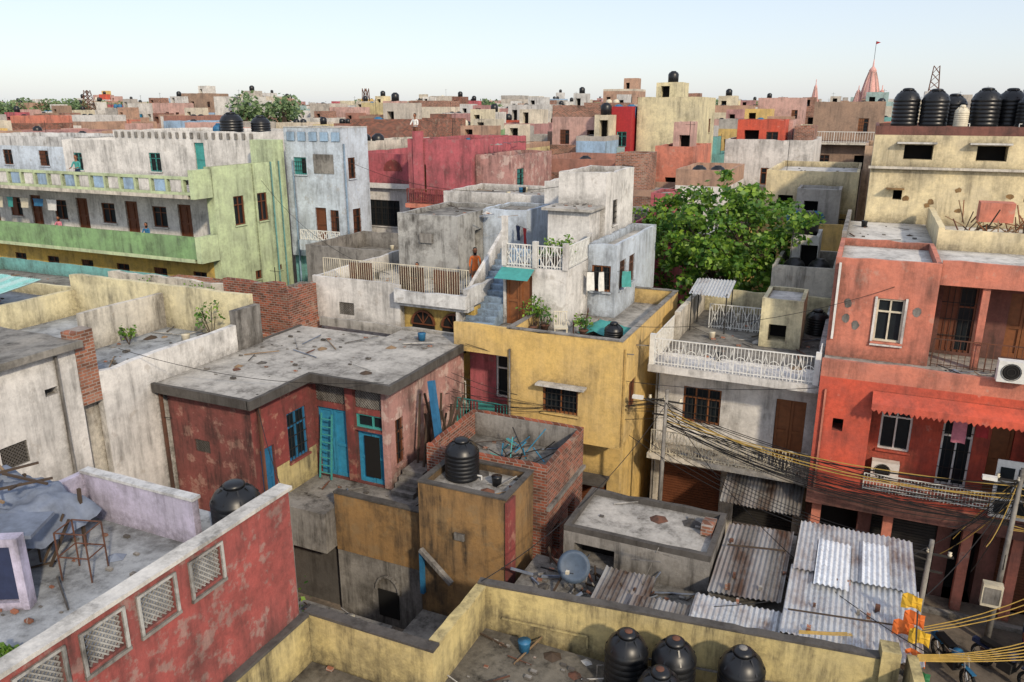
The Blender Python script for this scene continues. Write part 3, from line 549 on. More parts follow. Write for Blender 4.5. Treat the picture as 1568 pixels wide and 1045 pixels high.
def chair(x,y,z,a,m='cream_p'):
    b=B('garden_chair',(x,y,z),a);b.part='seat';b.box(-.24,.24,-.24,.24,.4,.44,m);b.part='legs'
    for i in(-.21,.21):
        for j in (-.21,.21): b.beam((i,j,0),(i,j,.42),.02,m)
    b.part='backrest'
    for i in range(6): b.beam((-.2+i*.08,.23,.44),(-.2+i*.08,.3,.9),.014,m)
    b.beam((-.24,.3,.9),(.24,.3,.9),.02,m);b.beam((-.24,.23,.65),(-.24,-.2,.63),.018,m);b.beam((.24,.23,.65),(.24,-.2,.63),.018,m);b.done()
chair(-9.1,24.6,7.3,.4);chair(-8.7,25.4,7.3,-1.2,'rust')
tank(-7.2,24.6,7.3,.32,.75)
b=B('blue_tarpaulin');vs=[];fs=[]
for i in range(9):
    for j in range(7): vs.append((-8.6+i*.2,24.9+j*.22,7.45+.45*math.exp(-((i-4)**2+(j-3)**2)/7)+R.uniform(-.07,.07)))
for i in range(8):
    for j in range(6): a=i*7+j;fs.append((a,a+1,a+8,a+7))
b.add(vs,fs,'tealp',True);b.done()
# ---------------------------------------------------------------- central terrace house
b=B('yellow_arch_house')
b.blk(-19.6,-15.6,24.6,34,0,8.0,'white','roofc',F=[(1.2,1.9,7.2,7.7,'l','cement')],par=.65,sides='FL')
b.blk(-15.598,-12.6,24.9,34,0,8.0,'yellow','roofc',F=[])
b.part='parapet';b.rbox(-15.59,-12.6,24.2,24.36,8.05,8.55,'white2');b.box(-15.59,-12.6,24.37,24.89,7.9,8.05,'white2');b.rbox(-12.78,-12.6,24.37,34,8.06,8.75,'white2')
b.part='arches'
for c in (-14.75,-13.45):
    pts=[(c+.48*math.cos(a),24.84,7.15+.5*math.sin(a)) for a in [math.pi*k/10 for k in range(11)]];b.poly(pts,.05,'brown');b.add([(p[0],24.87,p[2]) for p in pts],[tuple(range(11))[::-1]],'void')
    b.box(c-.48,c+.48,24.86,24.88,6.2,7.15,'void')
    for k in (3,5,7): b.beam((c,24.85,7.15),pts[k],.02,'brown')
    b.beam((c-.5,24.84,7.13),(c+.5,24.84,7.13),.03,'brown')
b.rail((-15.5,24.3),(-12.7,24.3),4.4,5.3,'whitep',.14);b.part='slab';b.box(-15.59,-12.6,24.2,24.89,4.2,4.38,'offw')
b.rail((-19.4,25.1),(-12.9,25.1),8.1,9.3,'cream_p',.1,.01);b.part='brick_panels'
for x in (-18.2,-15.9,-14.4): b.rbox(x,x+1.0,25.14,25.26,8.01,9.2,'rust',.02)
b.scatter(-19,-13,25.4,28.5,8.0,40)
b.done()
b=B('stained_grey_roof_room');b.blk(-18.2,-15.3,28.8,33.5,8.01,10.5,'grey','roofd',Rr=[(1.6,2.3,8.1,9.9,'k','void')],par=.2,pm='grey')
b.blk(-15.29,-13.2,31.2,34,8.01,10.6,'bluewhite','roofd',par=.15)
b.part='window_grille';b.box(-17.1,-16.5,28.72,28.79,9.5,9.9,'cement');b.scatter(-18,-13.6,29.5,33,10.6,20);b.done()
# ---------------------------------------------------------------- white balcony house (right)
b=B('white_balcony_house')
b.blk(-5.9,-.62,26.0,33.2,0,3.3,'offw','roofc',F=[(.2,2.4,0,2.7,'s','brown'),(2.9,4.9,0,2.7,'s','iron')])
b.blk(-5.9,-.62,26.0,33.2,3.3,6.5,'white','roofc',F=[(.9,2.2,4.4,5.7,'b','brown2'),(4.0,4.95,3.5,5.7,'d','brown2')])
b.part='balcony_slab';b.rbox(-5.9,-.62,24.8,25.999,3.3,3.48,'offw',.0);b.rbox(-6.0,-.58,24.7,26.3,6.501,6.75,'white',.0)
b.part='terrace';b.add([(-5.9,26.3,6.74),(-.6,26.3,6.74),(-.6,33.2,6.74),(-5.9,33.2,6.74)],[(0,1,2,3)],'roofd')
b.rail((-5.8,24.9),(-.7,24.9),3.48,4.35,'cream_p',.11,.011,'x')
b.rail((-5.9,24.8),(-.7,24.8),6.75,7.65,'whitep',.11,.013,'arc');b.rail((-5.9,24.8),(-5.9,28),6.75,7.65,'whitep',.11,.013,'arc');b.rail((-.7,24.8),(-.7,26.4),6.75,7.65,'whitep',.11,.013,'arc')
b.part='posts'
for x in (-5.9,-.72): b.box(x-.08,x+.08,24.72,24.88,6.75,7.8,'whitep')
b.part='walls';b.rbox(-5.9,-5.7,28,33.2,6.741,7.8,'offw');b.rbox(-5.7,-.62,33.0,33.2,6.741,7.7,'paleyel');b.rbox(-.8,-.62,27,33,6.741,7.4,'white2')
b.rail((-5.0,30.2),(-2.2,30.2),6.74,7.7,'whitep',.1,.012,'x')
b.blk(-2.9,-1.5,28.4,30.6,6.742,8.4,'paleyel','roofw',par=.12,F=[(.3,.9,7.0,7.6,'k','void')])
b.part='awning';sheet('',-3.2,-.7,24.0,25.6,2.6,3.1,'corrd',par=b)
b.part='pipe';b.poly([(-5.95,25.95,0),(-5.95,25.95,6.4)],.04,'cement')
b.scatter(-5.5,-1,26,32.5,6.74,70);b.scatter(-5.6,-1,25,25.8,3.48,15)
b.done()
sheet('sheet_metal_canopy',-5.7,-4.2,29.4,31.0,8.2,8.5,'corr')
b=B('canopy_posts')
for x in (-5.6,-4.3):
    for y in (29.5,30.9): b.beam((x,y,6.74),(x,y,8.3),.03,'iron')
b.done()
tank(-1.1,31,6.74,.42,.9)
# ---------------------------------------------------------------- orange house
b=B('orange_house')
b.blk(-.6,6.5,25.4,31,0,3.2,'brownw','roofc',F=[(.3,1.6,0,2.6,'k','void'),(2.0,3.9,0,2.6,'s','iron'),(4.3,5.1,0,2.5,'k','void'),(5.6,6.7,0,2.6,'s','brown')])
b.part='columns'
for x in (-.4,1.7,3.9,5.2): b.box(x,x+.28,24.8,25.08,0,3.0,'salmon')
b.part='shop_signs';b.box(2.1,3.8,25.28,25.36,2.62,2.95,'blue2');b.box(2.2,3.7,25.27,25.278,2.68,2.9,'whitep');b.box(.2,1.5,25.3,25.38,2.65,2.95,'yelp')
b.part='slab';b.rbox(-.6,5.6,24.3,25.399,3.0,3.5,'brownw',.0);b.box(-.6,5.6,25.4,26.0,3.201,3.498,'brownw')
b.blk(-.6,.95,24.4,31,3.5,7.2,'salmon','roofc',F=[(.5,.8,5.5,5.9,'k','void')],fm='orange')
b.blk(.952,6.5,26.0,31,3.5,7.2,'orange','roofc',F=[(.35,1.25,4.5,6.1,'g','whitep'),(2.1,2.95,3.6,6.0,'b','whitep'),(3.4,4.0,3.6,5.8,'d','brown2')])
b.part='beam';b.box(.952,5.4,24.4,25.999,6.9,7.2,'orange');b.box(5.4,6.5,24.6,25.999,3.5,7.2,'cement')
b.part='recess_floor';b.box(.952,5.399,24.4,25.999,3.502,3.55,'salmon');b.box(.952,5.39,24.4,24.5,3.551,3.9,'orange')
b.rail((.98,24.35),(4.3,24.35),3.75,4.3,'whitep',.09,.012);b.part='railing2'
for k in range(4): b.beam((.98,24.33,3.8+k*.13),(4.3,24.33,3.8+k*.13),.012,'whitep')
b.part='balcony_gate'
b.box(4.35,5.35,24.32,24.36,3.6,5.4,'whitep')
for i in (0,1):
    for j in (0,1,2): b.box(4.45+i*.45,4.8+i*.45,24.29,24.318,3.75+j*.52,4.15+j*.52,'glass')
b.part='fringed_awning'
n=30
for i in range(n):
    x=.9+i*4.3/n;w=4.3/n;zz=R.uniform(-.05,.05)
    b.add([(x,24.35,6.95),(x+w,24.35,6.95),(x+w,23.95,6.68),(x+w,23.92,6.52),(x+w*.5,23.92,6.42+zz),(x,23.92,6.52),(x,23.95,6.68)],[(0,6,2,1),(6,5,4,3,2)],'orange')
b.part='terrace_parapet';b.rbox(-.6,6.5,24.4,24.55,7.2,7.75,'salmon')
b.blk(-.6,2.4,26.7,31,7.201,10.2,'salmon','roofw',F=[(1.35,2.15,7.85,9.25,'g','cream_p')],par=.25)
b.part='window_surround';b.box(.68,.75,26.65,26.698,7.8,9.3,'white');b.box(1.55,1.62,26.65,26.698,7.8,9.3,'white');b.box(.68,1.62,26.62,26.69,7.72,7.775,'white');b.part='patches'
for q in ((.0,9.0),(2.0,8.9),(.3,8.3),(.0,8.5)): b.add([(q[0]-.1+.13*R.uniform(.7,1.1)*math.cos(a),26.694,q[1]+.16*math.sin(a)) for a in [k*.7 for k in range(9)]],[tuple(range(9))],'cement')
b.blk(2.402,8,28.4,31,7.201,10.2,'brownw','roofw',F=[(.3,1.3,7.3,9.5,'b','brown'),(2.2,3.1,7.3,9.4,'d','brown2'),(3.6,4.4,7.3,9.4,'b','brown')])
b.part='verandah';b.box(2.402,8,26.8,28.39,9.8,10.2,'salmon');b.rbox(2.402,8,26.8,26.95,10.2,10.55,'salmon');b.box(3.6,3.8,26.9,27.1,7.2,9.8,'salmon') 
b.rail((2.5,26.8),(8,26.8),7.2,8.1,'rust',.18,.012)
b.blk(-.6,8,31.01,37.9,0,10.2,'offw','roofw');b.part='back_parapet';b.rbox(2.5,2.7,31.2,37.5,10.2,11.0,'cream');b.rbox(2.7,8,31.2,31.4,10.2,10.9,'cream');b.rbox(-.6,-.45,31.01,37.8,10.2,10.7,'cement')
b.part='pipes';b.poly([(-.45,26.62,10.3),(-.45,26.62,7.8)],.05,'whitep');b.poly([(-.4,24.36,6.8),(-.4,24.36,3.5)],.04,'salmon')
b.scatter(2.6,5.5,24.7,26.5,7.21,30);b.scatter(-.3,2.2,31.5,37,10.2,14);b.scatter(1.1,4.2,24.7,25.8,3.56,12)
b.done()
def ac(x,y,z):
    b=B('air_conditioner',(x,y,z));b.part='case';b.box(-.4,.4,-.3,.0,0,.6,'whitep');b.part='fan_grille'
    for k in (.1,.17,.24): b.poly([(-.08+k*math.cos(a),-.31,.3+k*math.sin(a)) for a in [math.pi*i/8 for i in range(17)]],.01,'iron')
    b.add([(-.08+.22*math.cos(a),-.304,.3+.22*math.sin(a)) for a in [math.pi*i/8 for i in range(16)]],[tuple(range(16))],'void');b.done()
ac(4.3,24.4,7.76);ac(1.6,25.98,3.56);laundry((3.0,25,6.3),(4.2,25,6.3),2)
b=B('cream_apartment_building')
b.blk(.1,12,38,48,0,13.9,'cream','roofc',F=[(1.2,2.3,12.9,13.5,'k','void'),(3.9,5.0,12.9,13.5,'k','void'),(1.0,1.35,11.2,11.6,'k','void')],par=.35,pm='brownw')
b.part='ledge';b.box(0,12.1,37.8,37.999,12.5,12.6,'offw');b.box(1.0,2.5,37.7,37.99,13.55,13.62,'roofw');b.box(3.7,5.2,37.7,37.99,13.55,13.62,'roofw');b.part='patches'
for i in range(9): x=R.uniform(1,8);z=R.uniform(10.6,12);b.add([(x+.14*R.uniform(.6,1.2)*math.cos(a),37.993,z+.12*R.uniform(.6,1.2)*math.sin(a)) for a in [k*.7 for k in range(9)]],[tuple(range(9))],'ochre')
b.part='awnings';b.box(.8,1.5,37.6,37.99,11.65,11.7,'ochre');b.done()
for i,(x,y) in enumerate(((1.2,39.5),(2.3,39.3),(3.1,40.5),(4.2,39.5),(5.2,40.2),(5.9,39.2))): tank(x,y,13.9+.35,R.uniform(.5,.6),R.uniform(1.3,1.55),rot=i*.8)
tank(3.3,38.7,14.25,.28,.8,'cream_p','cream_p')
b=B('rooftop_billboard',(6.6,39,13.9));b.part='panel';b.box(-.8,.8,0,.15,.9,2.6,'redp');b.box(-.7,.7,-.012,-.002,1.0,2.5,'maroon');b.part='base';b.box(-.9,.9,-.1,.4,0,.85,'blue2');b.part='legs';b.beam((-.9,0,0),(-.9,0,2.7),.04,'iron');b.done()
b=B('cane_furniture_pile')
for i in range(80):
    x=R.uniform(3.4,6);y=R.uniform(31.6,35);z=10.2+R.uniform(0,.6);b.beam((x,y,z),(x+R.uniform(-.7,.7),y+R.uniform(-.4,.4),z+R.uniform(-.1,.9)),.025,R.choice(['wood','woodd','rust','brown2']))
b.box(3.9,5.0,33.2,34,11.0,11.7,'salmon');b.done()
tree('peepal_tree',-5.9,36.3,0,(0,0,9.2),(3.9,3.2,3.0),150,75,.24)
# ---------------------------------------------------------------- green building
b=B('green_balcony_house')
W=[(3+i*4.2,4.0+i*4.2,8.0-.4,9.7,'d','brown') for i in range(6)]+[(5.2+i*4.2,6.3+i*4.2,8.3,9.5,'g','brown') for i in range(5)]
b.blk(-60,-32.4,33.6,38.2,7.2,10.4,'white','roofc',F=W,Rr=[])
b.blk(-60,-32.4,32.3,38.2,0,7.2,'yellow','roofc',F=[(2+i*3,3+i*3,5.0,6.2,'b','brown') for i in range(9)])
b.part='walls';b.face('R',-31.87,32.3,5.9,0,12.0,'green',[(1.4,2.2,8.7,10.3,'g','brown'),(3.3,4.1,8.7,10.3,'g','brown'),(2.6,3.1,5.4,5.9,'g','brown'),(4.6,4.9,5.6,5.9,'g','brown')]);b.face('L',-32.1,32.3,5.9,7.2,12.0,'green')
b.part='end_wall';b.face('F',-32.398,32.298,.528,0,12,'green')
b.part='balcony_slab';b.box(-60,-32.402,31.0,33.598,7.0,7.199,'green');b.box(-60,-32.402,31.0,34,10.4,10.6,'offw')
b.part='balcony_wall';b.rbox(-60,-32.26,31.0,31.15,7.2,8.4,'greenb',.0);b.rbox(-32.25,-31.88,31.0,32.29,7.0,8.4,'green',0)
b.part='balustrade';b.box(-60,-32.21,31.0,31.2,11.4,11.55,'green');b.box(-60,-32.21,31.0,31.2,10.602,10.75,'green')
x=-60;i=0
while x<-33.3: b.box(x,x+.75,31.04,31.16,10.751,11.399,'white' if i%2 else 'skyblue');b.box(x+.8,x+.95,31.0,31.2,10.751,11.399,'green');x+=1.15;i+=1
b.box(-32.2,-31.9,30.99,32.28,10.4,11.9,'green')
b.part='roof';b.add([(-60,31.2,10.61),(-32.1,31.2,10.61),(-32.1,38.2,10.61),(-60,38.2,10.61)],[(0,1,2,3)],'roofc')
b.part='stair_head';b.rbox(-33.5,-31.86,37.2,38.2,7,13.2,'green',0)
b.part='pipes'
for y in (36.9,35.4,37.6): b.poly([(-31.82,y,12.0),(-31.82,y,3)],.05,'teal' if y>36 else 'green')
b.scatter(-58,-33,32,37.5,10.61,60);b.scatter(-50,-33,31.6,33,7.2,30)
b.done()
laundry((-50,32,9.8),(-44,32,9.8),5)
b=B('white_roof_house');b.blk(-46,-33.8,38.3,46,0,13.1,'white','roofw',F=[(3,4,11,12.2,'b','tealp'),(7,7.8,11,12.9,'d','tealp')],par=.5,pm='white')
b.part='balusters'
for i in range(20): b.box(-45.8+i*.6,-45.6+i*.6,38.24,38.298,13.15,13.5,'cement')
b.blk(-52,-46.01,39,45,0,12.2,'white','roofw',F=[(1,1.8,10.8,12,'b','tealp')],par=.7);b.blk(-66,-52.1,40,47,0,12.3,'bluewhite','roofw',F=[(2,3,10.9,12,'b','tealp'),(6,7,10.9,12,'b','brown'),(10,11,10.9,12,'b','brown')],par=.7,pm='white2');b.scatter(-45,-35,39,45,13.1,30);b.done()
tank(-36.6,39.2,13.11,.7,1.6);tank(-35,40,13.11,.6,1.4);tank(-37.8,39.3,13.11,.35,.9,'blue2','blue2')
# ---------------------------------------------------------------- blue building
b=B('blue_white_tall_house')
b.blk(-31.85,-27.8,38.3,41,6.3,13.0,'bluewhite','roofw',F=[(.6,1.5,11.2,12.2,'b','tealp'),(1.9,2.7,7.4,9.3,'d','brown'),(3.0,3.6,7.8,9.2,'b','brown')],Rr=[(.6,1.3,11,12.2,'b','brown'),(.8,1.6,7.6,9.2,'b','brown')],par=.9,cop='roofw')
b.blk(-31.85,-27.8,38.5,41,0,6.298,'teal','roofw',F=[(1.4,2.1,3.5,5.6,'b','blue2'),(2.6,3.4,4,5.6,'g','blue2')])
b.part='parapet_panels'
for i in range(5): b.box(-31.6+i*.8,-31.05+i*.8,38.24,38.298,13.15,13.65,'skyblue')
b.part='balcony';b.box(-30.4,-27.4,37.2,38.29,6.9,7.1,'bluewhite');b.rbox(-30.4,-27.4,37.2,37.3,7.1,7.5,'bluewhite',0);b.rail((-30.3,37.25),(-27.5,37.25),7.5,8.1,'whitep',.15,.02,'x')
b.part='pipes';b.poly([(-27.75,38.5,13),(-27.75,38.5,2)],.06,'skyblue');b.poly([(-31.3,38.24,12),(-31.3,38.24,3)],.05,'skyblue')
b.part='patch';b.box(-29.8,-28.4,38.27,38.297,11.3,12.4,'cement');b.done()
# ---------------------------------------------------------------- red/pink houses mid
b=B('maroon_parapet_house');b.blk(-31.2,-25.5,44,52,0,10.3,'white','roofc',F=[(1.2,3.6,7.5,9.2,'b','iron')],par=1.9,pm='pinkred')
b.part='arch';b.add([(-28.0+.7*math.cos(a),43.98,11.1+.7*math.sin(a)) for a in [math.pi*k/10 for k in range(11)]],[tuple(range(11))],'maroon')
b.part='planter';b.box(-30.4,-26.2,43.7,43.98,10.0,10.3,'whitep');b.done()
b=B('pink_tower_house');b.blk(-25.0,-20.8,41.0,49,0,12.9,'pinkred','roofc',F=[(.4,1.2,10.2,11.8,'d','brown')],Rr=[(2,3,11,12.2,'g','brown')],par=.35)
b.blk(-20.78,-18.6,41.5,48,0,12.0,'pinkold','roofc',par=.4,Rr=[(1,2,10.5,11.6,'b','tealp')]);b.part='pier';b.box(-24.6,-23.9,40.9,40.995,9,13.7,'pinkred')
b.rail((-24.9,40.6),(-21,40.6),9.6,10.4,'maroon',.12,.02);b.part='balcony';b.box(-25,-20.8,40.5,40.99,9.3,9.55,'salmon');b.scatter(-24.5,-19,42,47,12.91,30);b.done()
b=B('white_terrace_block');b.blk(-19.9,-14.2,36,40.5,0,10.6,'white','roofc',F=[(.5,1.3,8.2,9.8,'d','brown'),(3,4,8.5,9.6,'b','brown')],Rr=[(1,2,8.5,9.6,'b','brown')],par=.3)
b.part='roof_slab';b.rbox(-18.2,-13.9,35.3,35.98,10.2,10.35,'roofc',.01);b.blk(-13.9,-11.8,35,39,0,11.2,'white','roofw',par=.5,F=[(.5,1.2,9.4,10.4,'b','brown')]);b.scatter(-19.5,-14.5,36.4,40,10.6,40);b.done()
# ---------------------------------------------------------------- generic houses
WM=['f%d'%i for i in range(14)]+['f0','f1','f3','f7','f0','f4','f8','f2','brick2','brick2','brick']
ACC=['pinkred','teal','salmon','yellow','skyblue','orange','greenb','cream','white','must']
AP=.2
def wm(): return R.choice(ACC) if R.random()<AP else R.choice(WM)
TP=[(.42,0),(.44,.8),(.34,.95),(.2,1.02),(.2,1.06)]
def house(b,x0,x1,y0,y1,z,mat,rich=True,roof=None):
    F=[];Q=[]
    if rich:
        k=int(z/3.1)
        for fl in range(max(0,k-2),k):
            zb=z-(k-fl)*3.05+.9
            n=max(1,int((x1-x0)/1.9));w=(x1-x0)/n
            for i in range(n):
                if R.random()<.75:
                    dd=R.random()<.25;F.append((i*w+w*.3,i*w+w*.3+.8,zb-(.7 if dd else 0),zb+1.15,R.choice('kkgb'),R.choice(['brown','tealp','whitep','brown2','blue'])))
            n=max(1,int((y1-y0)/2.6));w=(y1-y0)/n
            for i in range(n):
                if R.random()<.55: Q.append((i*w+w*.3,i*w+w*.3+.8,zb,zb+1.1,R.choice('kbg'),'brown'))
    b.blk(x0,x1,y0,y1,0,z,mat,roof or R.choice(['roofc','roofw','roofd']),F,Q,par=R.choice([.35,.6,.9,.9]),pm=R.choice([mat,mat,wm()]),pt=.15)
    if rich:
        b.scatter(x0+.3,x1-.6,y0+.4,y1-.6,z,int((x1-x0)*1.5))
        if R.random()<.5:
            b.part='balcony';zz=z-3.0;b.box(x0+.2,x1-.2,y0-.9,y0-.003,zz-.15,zz,'offw')
            (b.rail((x0+.25,y0-.85),(x1-.25,y0-.85),zz,zz+.9,R.choice(['whitep','iron','tealp']),.2,.02) if R.random()<.5 else b.rbox(x0+.2,x1-.2,y0-.9,y0-.78,zz,zz+.85,wm(),0))
    if R.random()<.6:
        w=min(2.6,(x1-x0)*.45);xx=R.uniform(x0+.3,x1-w-.3);yy=y0+(y1-y0)*.45;hh=R.uniform(1.6,2.2)
        b.blk(xx,xx+w,yy,yy+2.3,z+.004,z+hh,R.choice([mat,wm()]),'roofc',[(.4,1.1,z+.1,z+1.5,'k','void')] if rich else [],[],par=.15)
        b.part='tanks'
        if R.random()<.3: b.lathe(xx+w/2,yy+1.2,z+hh,TP,'black',10)
    if R.random()<.5:
        b.part='tanks';c=R.choice(['black']*6+['blue2','cream_p']);xx=R.uniform(x0+.6,x1-1.6);b.lathe(xx,y0+1.1,z,TP,c,12)
        if R.random()<.5:b.lathe(xx+1.0,y0+1.3,z,TP,c,12)
    if R.random()<.35:
        b.part='antenna';xx=R.uniform(x0,x1);b.beam((xx,y0+.5,z),(xx,y0+.5,z+2.4),.02,'iron');b.beam((xx-.3,y0+.5,z+2.2),(xx+.3,y0+.5,z+2.2),.015,'iron')
MID=[('white_orange_house',-9.4,-3.5,58,66,12.0,'white'),('orange_shed_house',-12.4,-10,50,56,11.8,'salmon'),('white_flat_house',-9.9,-7.0,45,51,10.8,'white'),('brick_house',-14.5,-10.2,44,49.5,10.2,'brick2'),
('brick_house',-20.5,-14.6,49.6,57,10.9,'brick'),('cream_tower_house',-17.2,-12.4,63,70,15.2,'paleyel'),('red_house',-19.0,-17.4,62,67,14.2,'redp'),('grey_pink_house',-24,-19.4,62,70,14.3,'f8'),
('brick_house',-41,-34,58,66,13.2,'brick'),('salmon_house',-33.5,-27,56,64,11.8,'f4'),('yellow_house',-26.8,-24.2,54,62,12.0,'f11'),('cream_house',-5.2,-.4,47,56,11.3,'cream'),('yellow_balcony_house',-5.4,-.6,42.5,46.8,8.8,'must'),
('pink_house',-10.5,-8.2,37,43,8.6,'pinkred'),('stained_house',-14,-11,40.6,43.6,9.3,'grey'),('white_low_house',-3.2,-.7,34,38.5,7.8,'offw'),('blue_house',-20.5,-18.2,58,61.5,12.6,'skyblue'),
('brick_house',9,17,30,40,11,'brick2'),('peach_house',13,20,42,50,13.2,'peach'),('cream_house',9,16,20,29,9,'cream'),('brick_house',-48,-42,50,57,12.3,'brick2'),('white_house',-40,-34,48,56,11.2,'white'),
('cement_house',-27.4,-21.5,34,39.5,7.0,'cement'),('peach_house',-27,-20.2,29,33,5.2,'cement'),('white_house',-33.8,-31.5,47.5,55,12.2,'offw'),('brown_house',-.3,7,50,58,12.6,'peach'),('pink_house',3,9,60,68,13.4,'f8')]
for m in MID:
    b=B(m[0]);house(b,*m[1:7]);b.done()
b=B('orange_roof_house');b.blk(-8.8,-5.6,59,63,12.01,13.9,'orange','roofw',F=[(.5,1.5,12.1,13.5,'k','void'),(2,2.8,12.4,13.4,'b','brown')],par=.3);b.blk(-5.0,-3.7,59.5,63,12.01,13.6,'brick2','roofc',par=.2);b.done()
far=B('distant_city')
y=67
while y<480:
    D=R.uniform(5,7.5);x=-1.85*y;AP=.2 if y<96 else .08  # fewer vivid walls further off, as haze painted through house colours
    while x<.45*y:
        w=R.uniform(3.4,6.6)
        z=R.choice([7,8.5,9.5,10.5,11,11.8,12.3,12.8,13.2]) if y<110 else R.choice([9,10.5,11.5,12.3,13,13.3,13.8,14.3,14.9])
        z+=R.uniform(-.4,.4)
        if R.random()<.09: z+=R.uniform(1.2,3.4)
        if not(-25<x<-3 and y<72):
            if y<96:
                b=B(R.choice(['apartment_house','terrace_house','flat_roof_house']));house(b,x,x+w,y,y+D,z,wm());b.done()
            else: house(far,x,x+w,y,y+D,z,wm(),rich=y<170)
        x+=w+R.choice([.15,.15,1.2])
    y+=D+R.choice([.6,2.2])*(1 if y<200 else 3)
AP=.15
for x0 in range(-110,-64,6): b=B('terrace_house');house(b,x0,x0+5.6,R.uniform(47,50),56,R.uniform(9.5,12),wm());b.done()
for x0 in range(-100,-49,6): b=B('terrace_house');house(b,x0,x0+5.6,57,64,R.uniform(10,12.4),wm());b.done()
far.done()
b=B('distant_trees')
for r_,y in ((-1.45,110),(-1.41,112),(-1.34,118),(-1.1,130),(-1.05,135),(-.88,90),(-1.2,150),(-.5,160),(-.15,170),(-1.3,125),(-.7,180),(-.3,200)):
    for k in range(7):
        c=(r_*y+R.uniform(-5,5),y+R.uniform(-3,3),13.8+R.uniform(-1,1.8));b.beam((c[0],c[1],0),c,.3,'woodd');leaves(b,c,(2.4,2.4,1.7),240,.6,'leaffar')
b.done()
def shik(x,z,r,h):
    b.lathe(x,0,z,[(r*1.15,0),(r*1.2,.3),(r,.4),(r*.98,h*.2),(r*.85,h*.4),(r*.6,h*.6),(r*.34,h*.76),(r*.42,h*.78),(r*.3,h*.82),(r*.1,h*.86),(.06,h)],'pinkt',12)
    for i in range(8):
        a=i*math.pi/4;pts=[(x+rr*1.03*math.cos(a),rr*1.03*math.sin(a),z+hh) for rr,hh in ((r,.4),(r*.98,h*.2),(r*.85,h*.4),(r*.6,h*.6),(r*.34,h*.76))];b.poly(pts,.09*r,'f8')
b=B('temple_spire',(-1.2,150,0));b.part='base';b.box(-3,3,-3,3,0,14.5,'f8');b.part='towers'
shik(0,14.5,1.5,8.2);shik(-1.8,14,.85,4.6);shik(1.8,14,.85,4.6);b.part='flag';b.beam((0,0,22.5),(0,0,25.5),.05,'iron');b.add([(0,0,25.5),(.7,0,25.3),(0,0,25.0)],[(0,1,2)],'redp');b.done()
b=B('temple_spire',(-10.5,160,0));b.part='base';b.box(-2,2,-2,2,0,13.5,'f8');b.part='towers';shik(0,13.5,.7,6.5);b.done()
def lattice(x,y,z0,z1,w):
    b=B('lattice_tower',(x,y,0));n=8
    for i,j in ((-1,-1),(1,-1),(1,1),(-1,1)): b.beam((i*w,j*w,z0),(i*w*.35,j*w*.35,z1),.07,'rust')
    c=[(-1,-1),(1,-1),(1,1),(-1,1)]
    for k in range(n):
        f0=1-.65*k/n;f1=1-.65*(k+1)/n;a=z0+(z1-z0)*k/n;e=z0+(z1-z0)*(k+1)/n
        for q in range(4):
            p=c[q];s=c[(q+1)%4];b.beam((p[0]*w*f0,p[1]*w*f0,a),(s[0]*w*f1,s[1]*w*f1,e),.045,'rust');b.beam((s[0]*w*f0,s[1]*w*f0,a),(p[0]*w*f1,p[1]*w*f1,e),.045,'rust')
    b.done()
lattice(8.2,150,12,21.5,1.2);lattice(-150,120,12,18.5,1.2);lattice(-88,130,0,18.5,1.2)
# ---------------------------------------------------------------- people
person('man_at_parapet',-41.2,31.6,10.62,.3,'tealp','navy',1.75);person('woman_on_balcony',-43.5,31.6,7.2,.2,'pink','redp',1.6,'rail',.12);person('woman_on_balcony',-36.5,31.7,7.2,.2,'blue2','navy',1.6,'rail',.12)
person('child_at_railing',-15.3,25.45,8.0,.1,'redp','navy',1.3);person('woman_on_roof',-13.9,27.6,8.0,.6,'orangep','orangep',1.62,'down',.15)
person('man_in_street',5.6,23.2,.006,1.2,'whitep','navy',1.7,'down');person('man_on_distant_roof',-24.8,41.6,12.92,0,'whitep','brown',1.7)
# ---------------------------------------------------------------- poles & wires
def pole(x,y,h):
    b=B('utility_pole',(x,y,0));b.part='pole';b.beam((0,0,0),(.05,0,h),.09,'cement',8,.06,True);b.part='crossarm';b.beam((-.6,0,h-.4),(.6,0,h-.4),.035,'iron');b.beam((-.4,0,h-.9),(.4,0,h-.9),.035,'iron')
    b.part='insulators'
    for i in (-.5,0,.5): b.lathe(i,0,h-.38,[(.04,0),(.06,.05),(.03,.08),(.05,.12)],'cream_p',8)
    b.part='lamp';b.beam((0,0,h-.6),(-.7,-.5,h-.2),.025,'iron');b.box(-.95,-.6,-.6,-.45,h-.25,h-.15,'whitep');b.done()
pole(-5.2,24.0,6.2);pole(4.75,23.4,5.6);pole(2.6,21.0,4.2)
b=B('meter_box',(4.6,23.2,1.4));b.box(-.25,.25,-.15,.1,0,.7,'cream_p');b.box(-.2,.2,-.17,-.152,.1,.6,'cement');b.done()
b=B('overhead_cables')
for i in range(26): cable(b,(-5.2,24,5.4+R.uniform(-.6,.4)),(4.75,23.4,4.6+R.uniform(-.8,.6)),R.uniform(.1,1.0),R.uniform(.01,.02),R.choice(['cable','cable','cabley','iron','cable']))
for i in range(14): cable(b,(4.75,23.4,4.6+R.uniform(-.9,.6)),(22,23+R.uniform(-1,1),5.5),R.uniform(.2,1.2),.014,R.choice(['cable','cabley']))
for i in range(9): cable(b,(-5.2,24,5.6+R.uniform(-.5,.3)),(-12.4,22.5+R.uniform(-.5,.3),5.2+R.uniform(-.4,1.0)),R.uniform(.1,.6),.011)
cable(b,(-12.4,22.5,5.5),(-18.7,15.9,6),.5,.012);cable(b,(-5.2,24,5.6),(-7,14,4.6),.6,.012);cable(b,(-15.3,16.3,6.8),(-10.1,11.3,7.4),.3,.012);cable(b,(-5.2,24,5.8),(2.2,15.4,4.6),.9,.012)
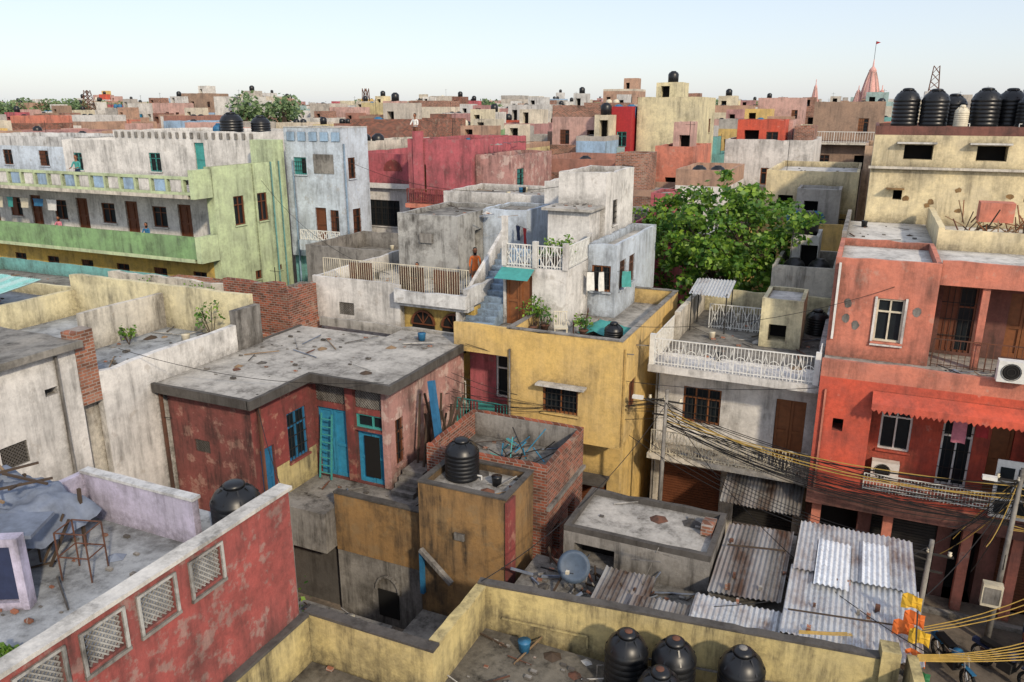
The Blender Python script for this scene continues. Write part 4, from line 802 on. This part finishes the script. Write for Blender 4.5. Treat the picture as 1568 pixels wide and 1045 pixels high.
for i in range(9): cable(b,(2.0-(i>5)*2.2,15.2-(i>5)*.3,4.5+i*.03),(9,20+i*.7,4.2),.3+.12*i,.014,'cabley')
cable(b,(-.6,24.4,6.8),(-12,23,7.2),.6,.012);cable(b,(4.75,23.4,5.2),(2.2,17,4.9),.3,.012);cable(b,(2.6,21,4.0),(-2,15.5,4.4),.4,.012);cable(b,(2.6,21,4.0),(4.75,23.4,5.2),.2,.014)
for i in range(5): cable(b,(2.6,21,4.0-i*.1),(-3-i,24.6,3.2+i*.3),.3+.1*i,.012)
cable(b,(-6.3,24,8.2),(2,27,10.0),.5,.01);cable(b,(-19,15,8.4),(-12.4,18.5,7.2),.4,.01);cable(b,(-31.8,36,11),(-16,24.6,9.0),.8,.012);cable(b,(-27.8,39,12),(-11,30,12),.8,.012)
for i in range(16): a=R.uniform(0,6.28);cable(b,(4.75,23.4,4.9+R.uniform(-.5,.4)),(4.75+R.uniform(-1.6,1.2),23.3+R.uniform(-.3,1.0),2.2+R.uniform(-.6,1.6)),R.uniform(-.1,.4),.012,R.choice(['cable','cabley','cable']),8)
b.done()
# ---------------------------------------------------------------- camera, light
cd=bpy.data.cameras.new('camera');cam=bpy.data.objects.new('camera',cd);sc.collection.objects.link(cam);cam.location=(0,0,15);cam.rotation_euler=(math.radians(90-16.57),0,math.radians(24));cd.sensor_width=36;cd.lens=36*1200/1568;cd.clip_end=6000;cd.clip_start=.1;sc.camera=cam
w=bpy.data.worlds.new('World');sc.world=w;w.use_nodes=True;t=w.node_tree;bg=t.nodes['Background'];sk=t.nodes.new('ShaderNodeTexSky');sk.sky_type='NISHITA';sk.sun_disc=False
sd=Vector((.68,-.6,.54)).normalized();el=math.asin(sd.z);az=math.atan2(sd.x,sd.y)
sk.sun_elevation=el;sk.sun_rotation=az;sk.air_density=1.0;sk.dust_density=1.0;sk.altitude=0;t.links.new(sk.outputs[0],bg.inputs[0]);bg.inputs[1].default_value=.07
hz=t.nodes.new('ShaderNodeBackground');hz.inputs[0].default_value=(.84,.88,1.0,1);hz.inputs[1].default_value=.56;ad=t.nodes.new('ShaderNodeAddShader');t.links.new(bg.outputs[0],ad.inputs[0]);t.links.new(hz.outputs[0],ad.inputs[1]);t.links.new(ad.outputs[0],t.nodes['World Output'].inputs['Surface'])
l=bpy.data.lights.new('sun','SUN');l.energy=3.1;l.angle=math.radians(3.0);l.color=(1,.85,.64);lo=bpy.data.objects.new('sun',l);sc.collection.objects.link(lo);lo.rotation_euler=sd.to_track_quat('Z','Y').to_euler()
sc.view_settings.view_transform='Standard';sc.view_settings.look='None';sc.view_settings.exposure=0
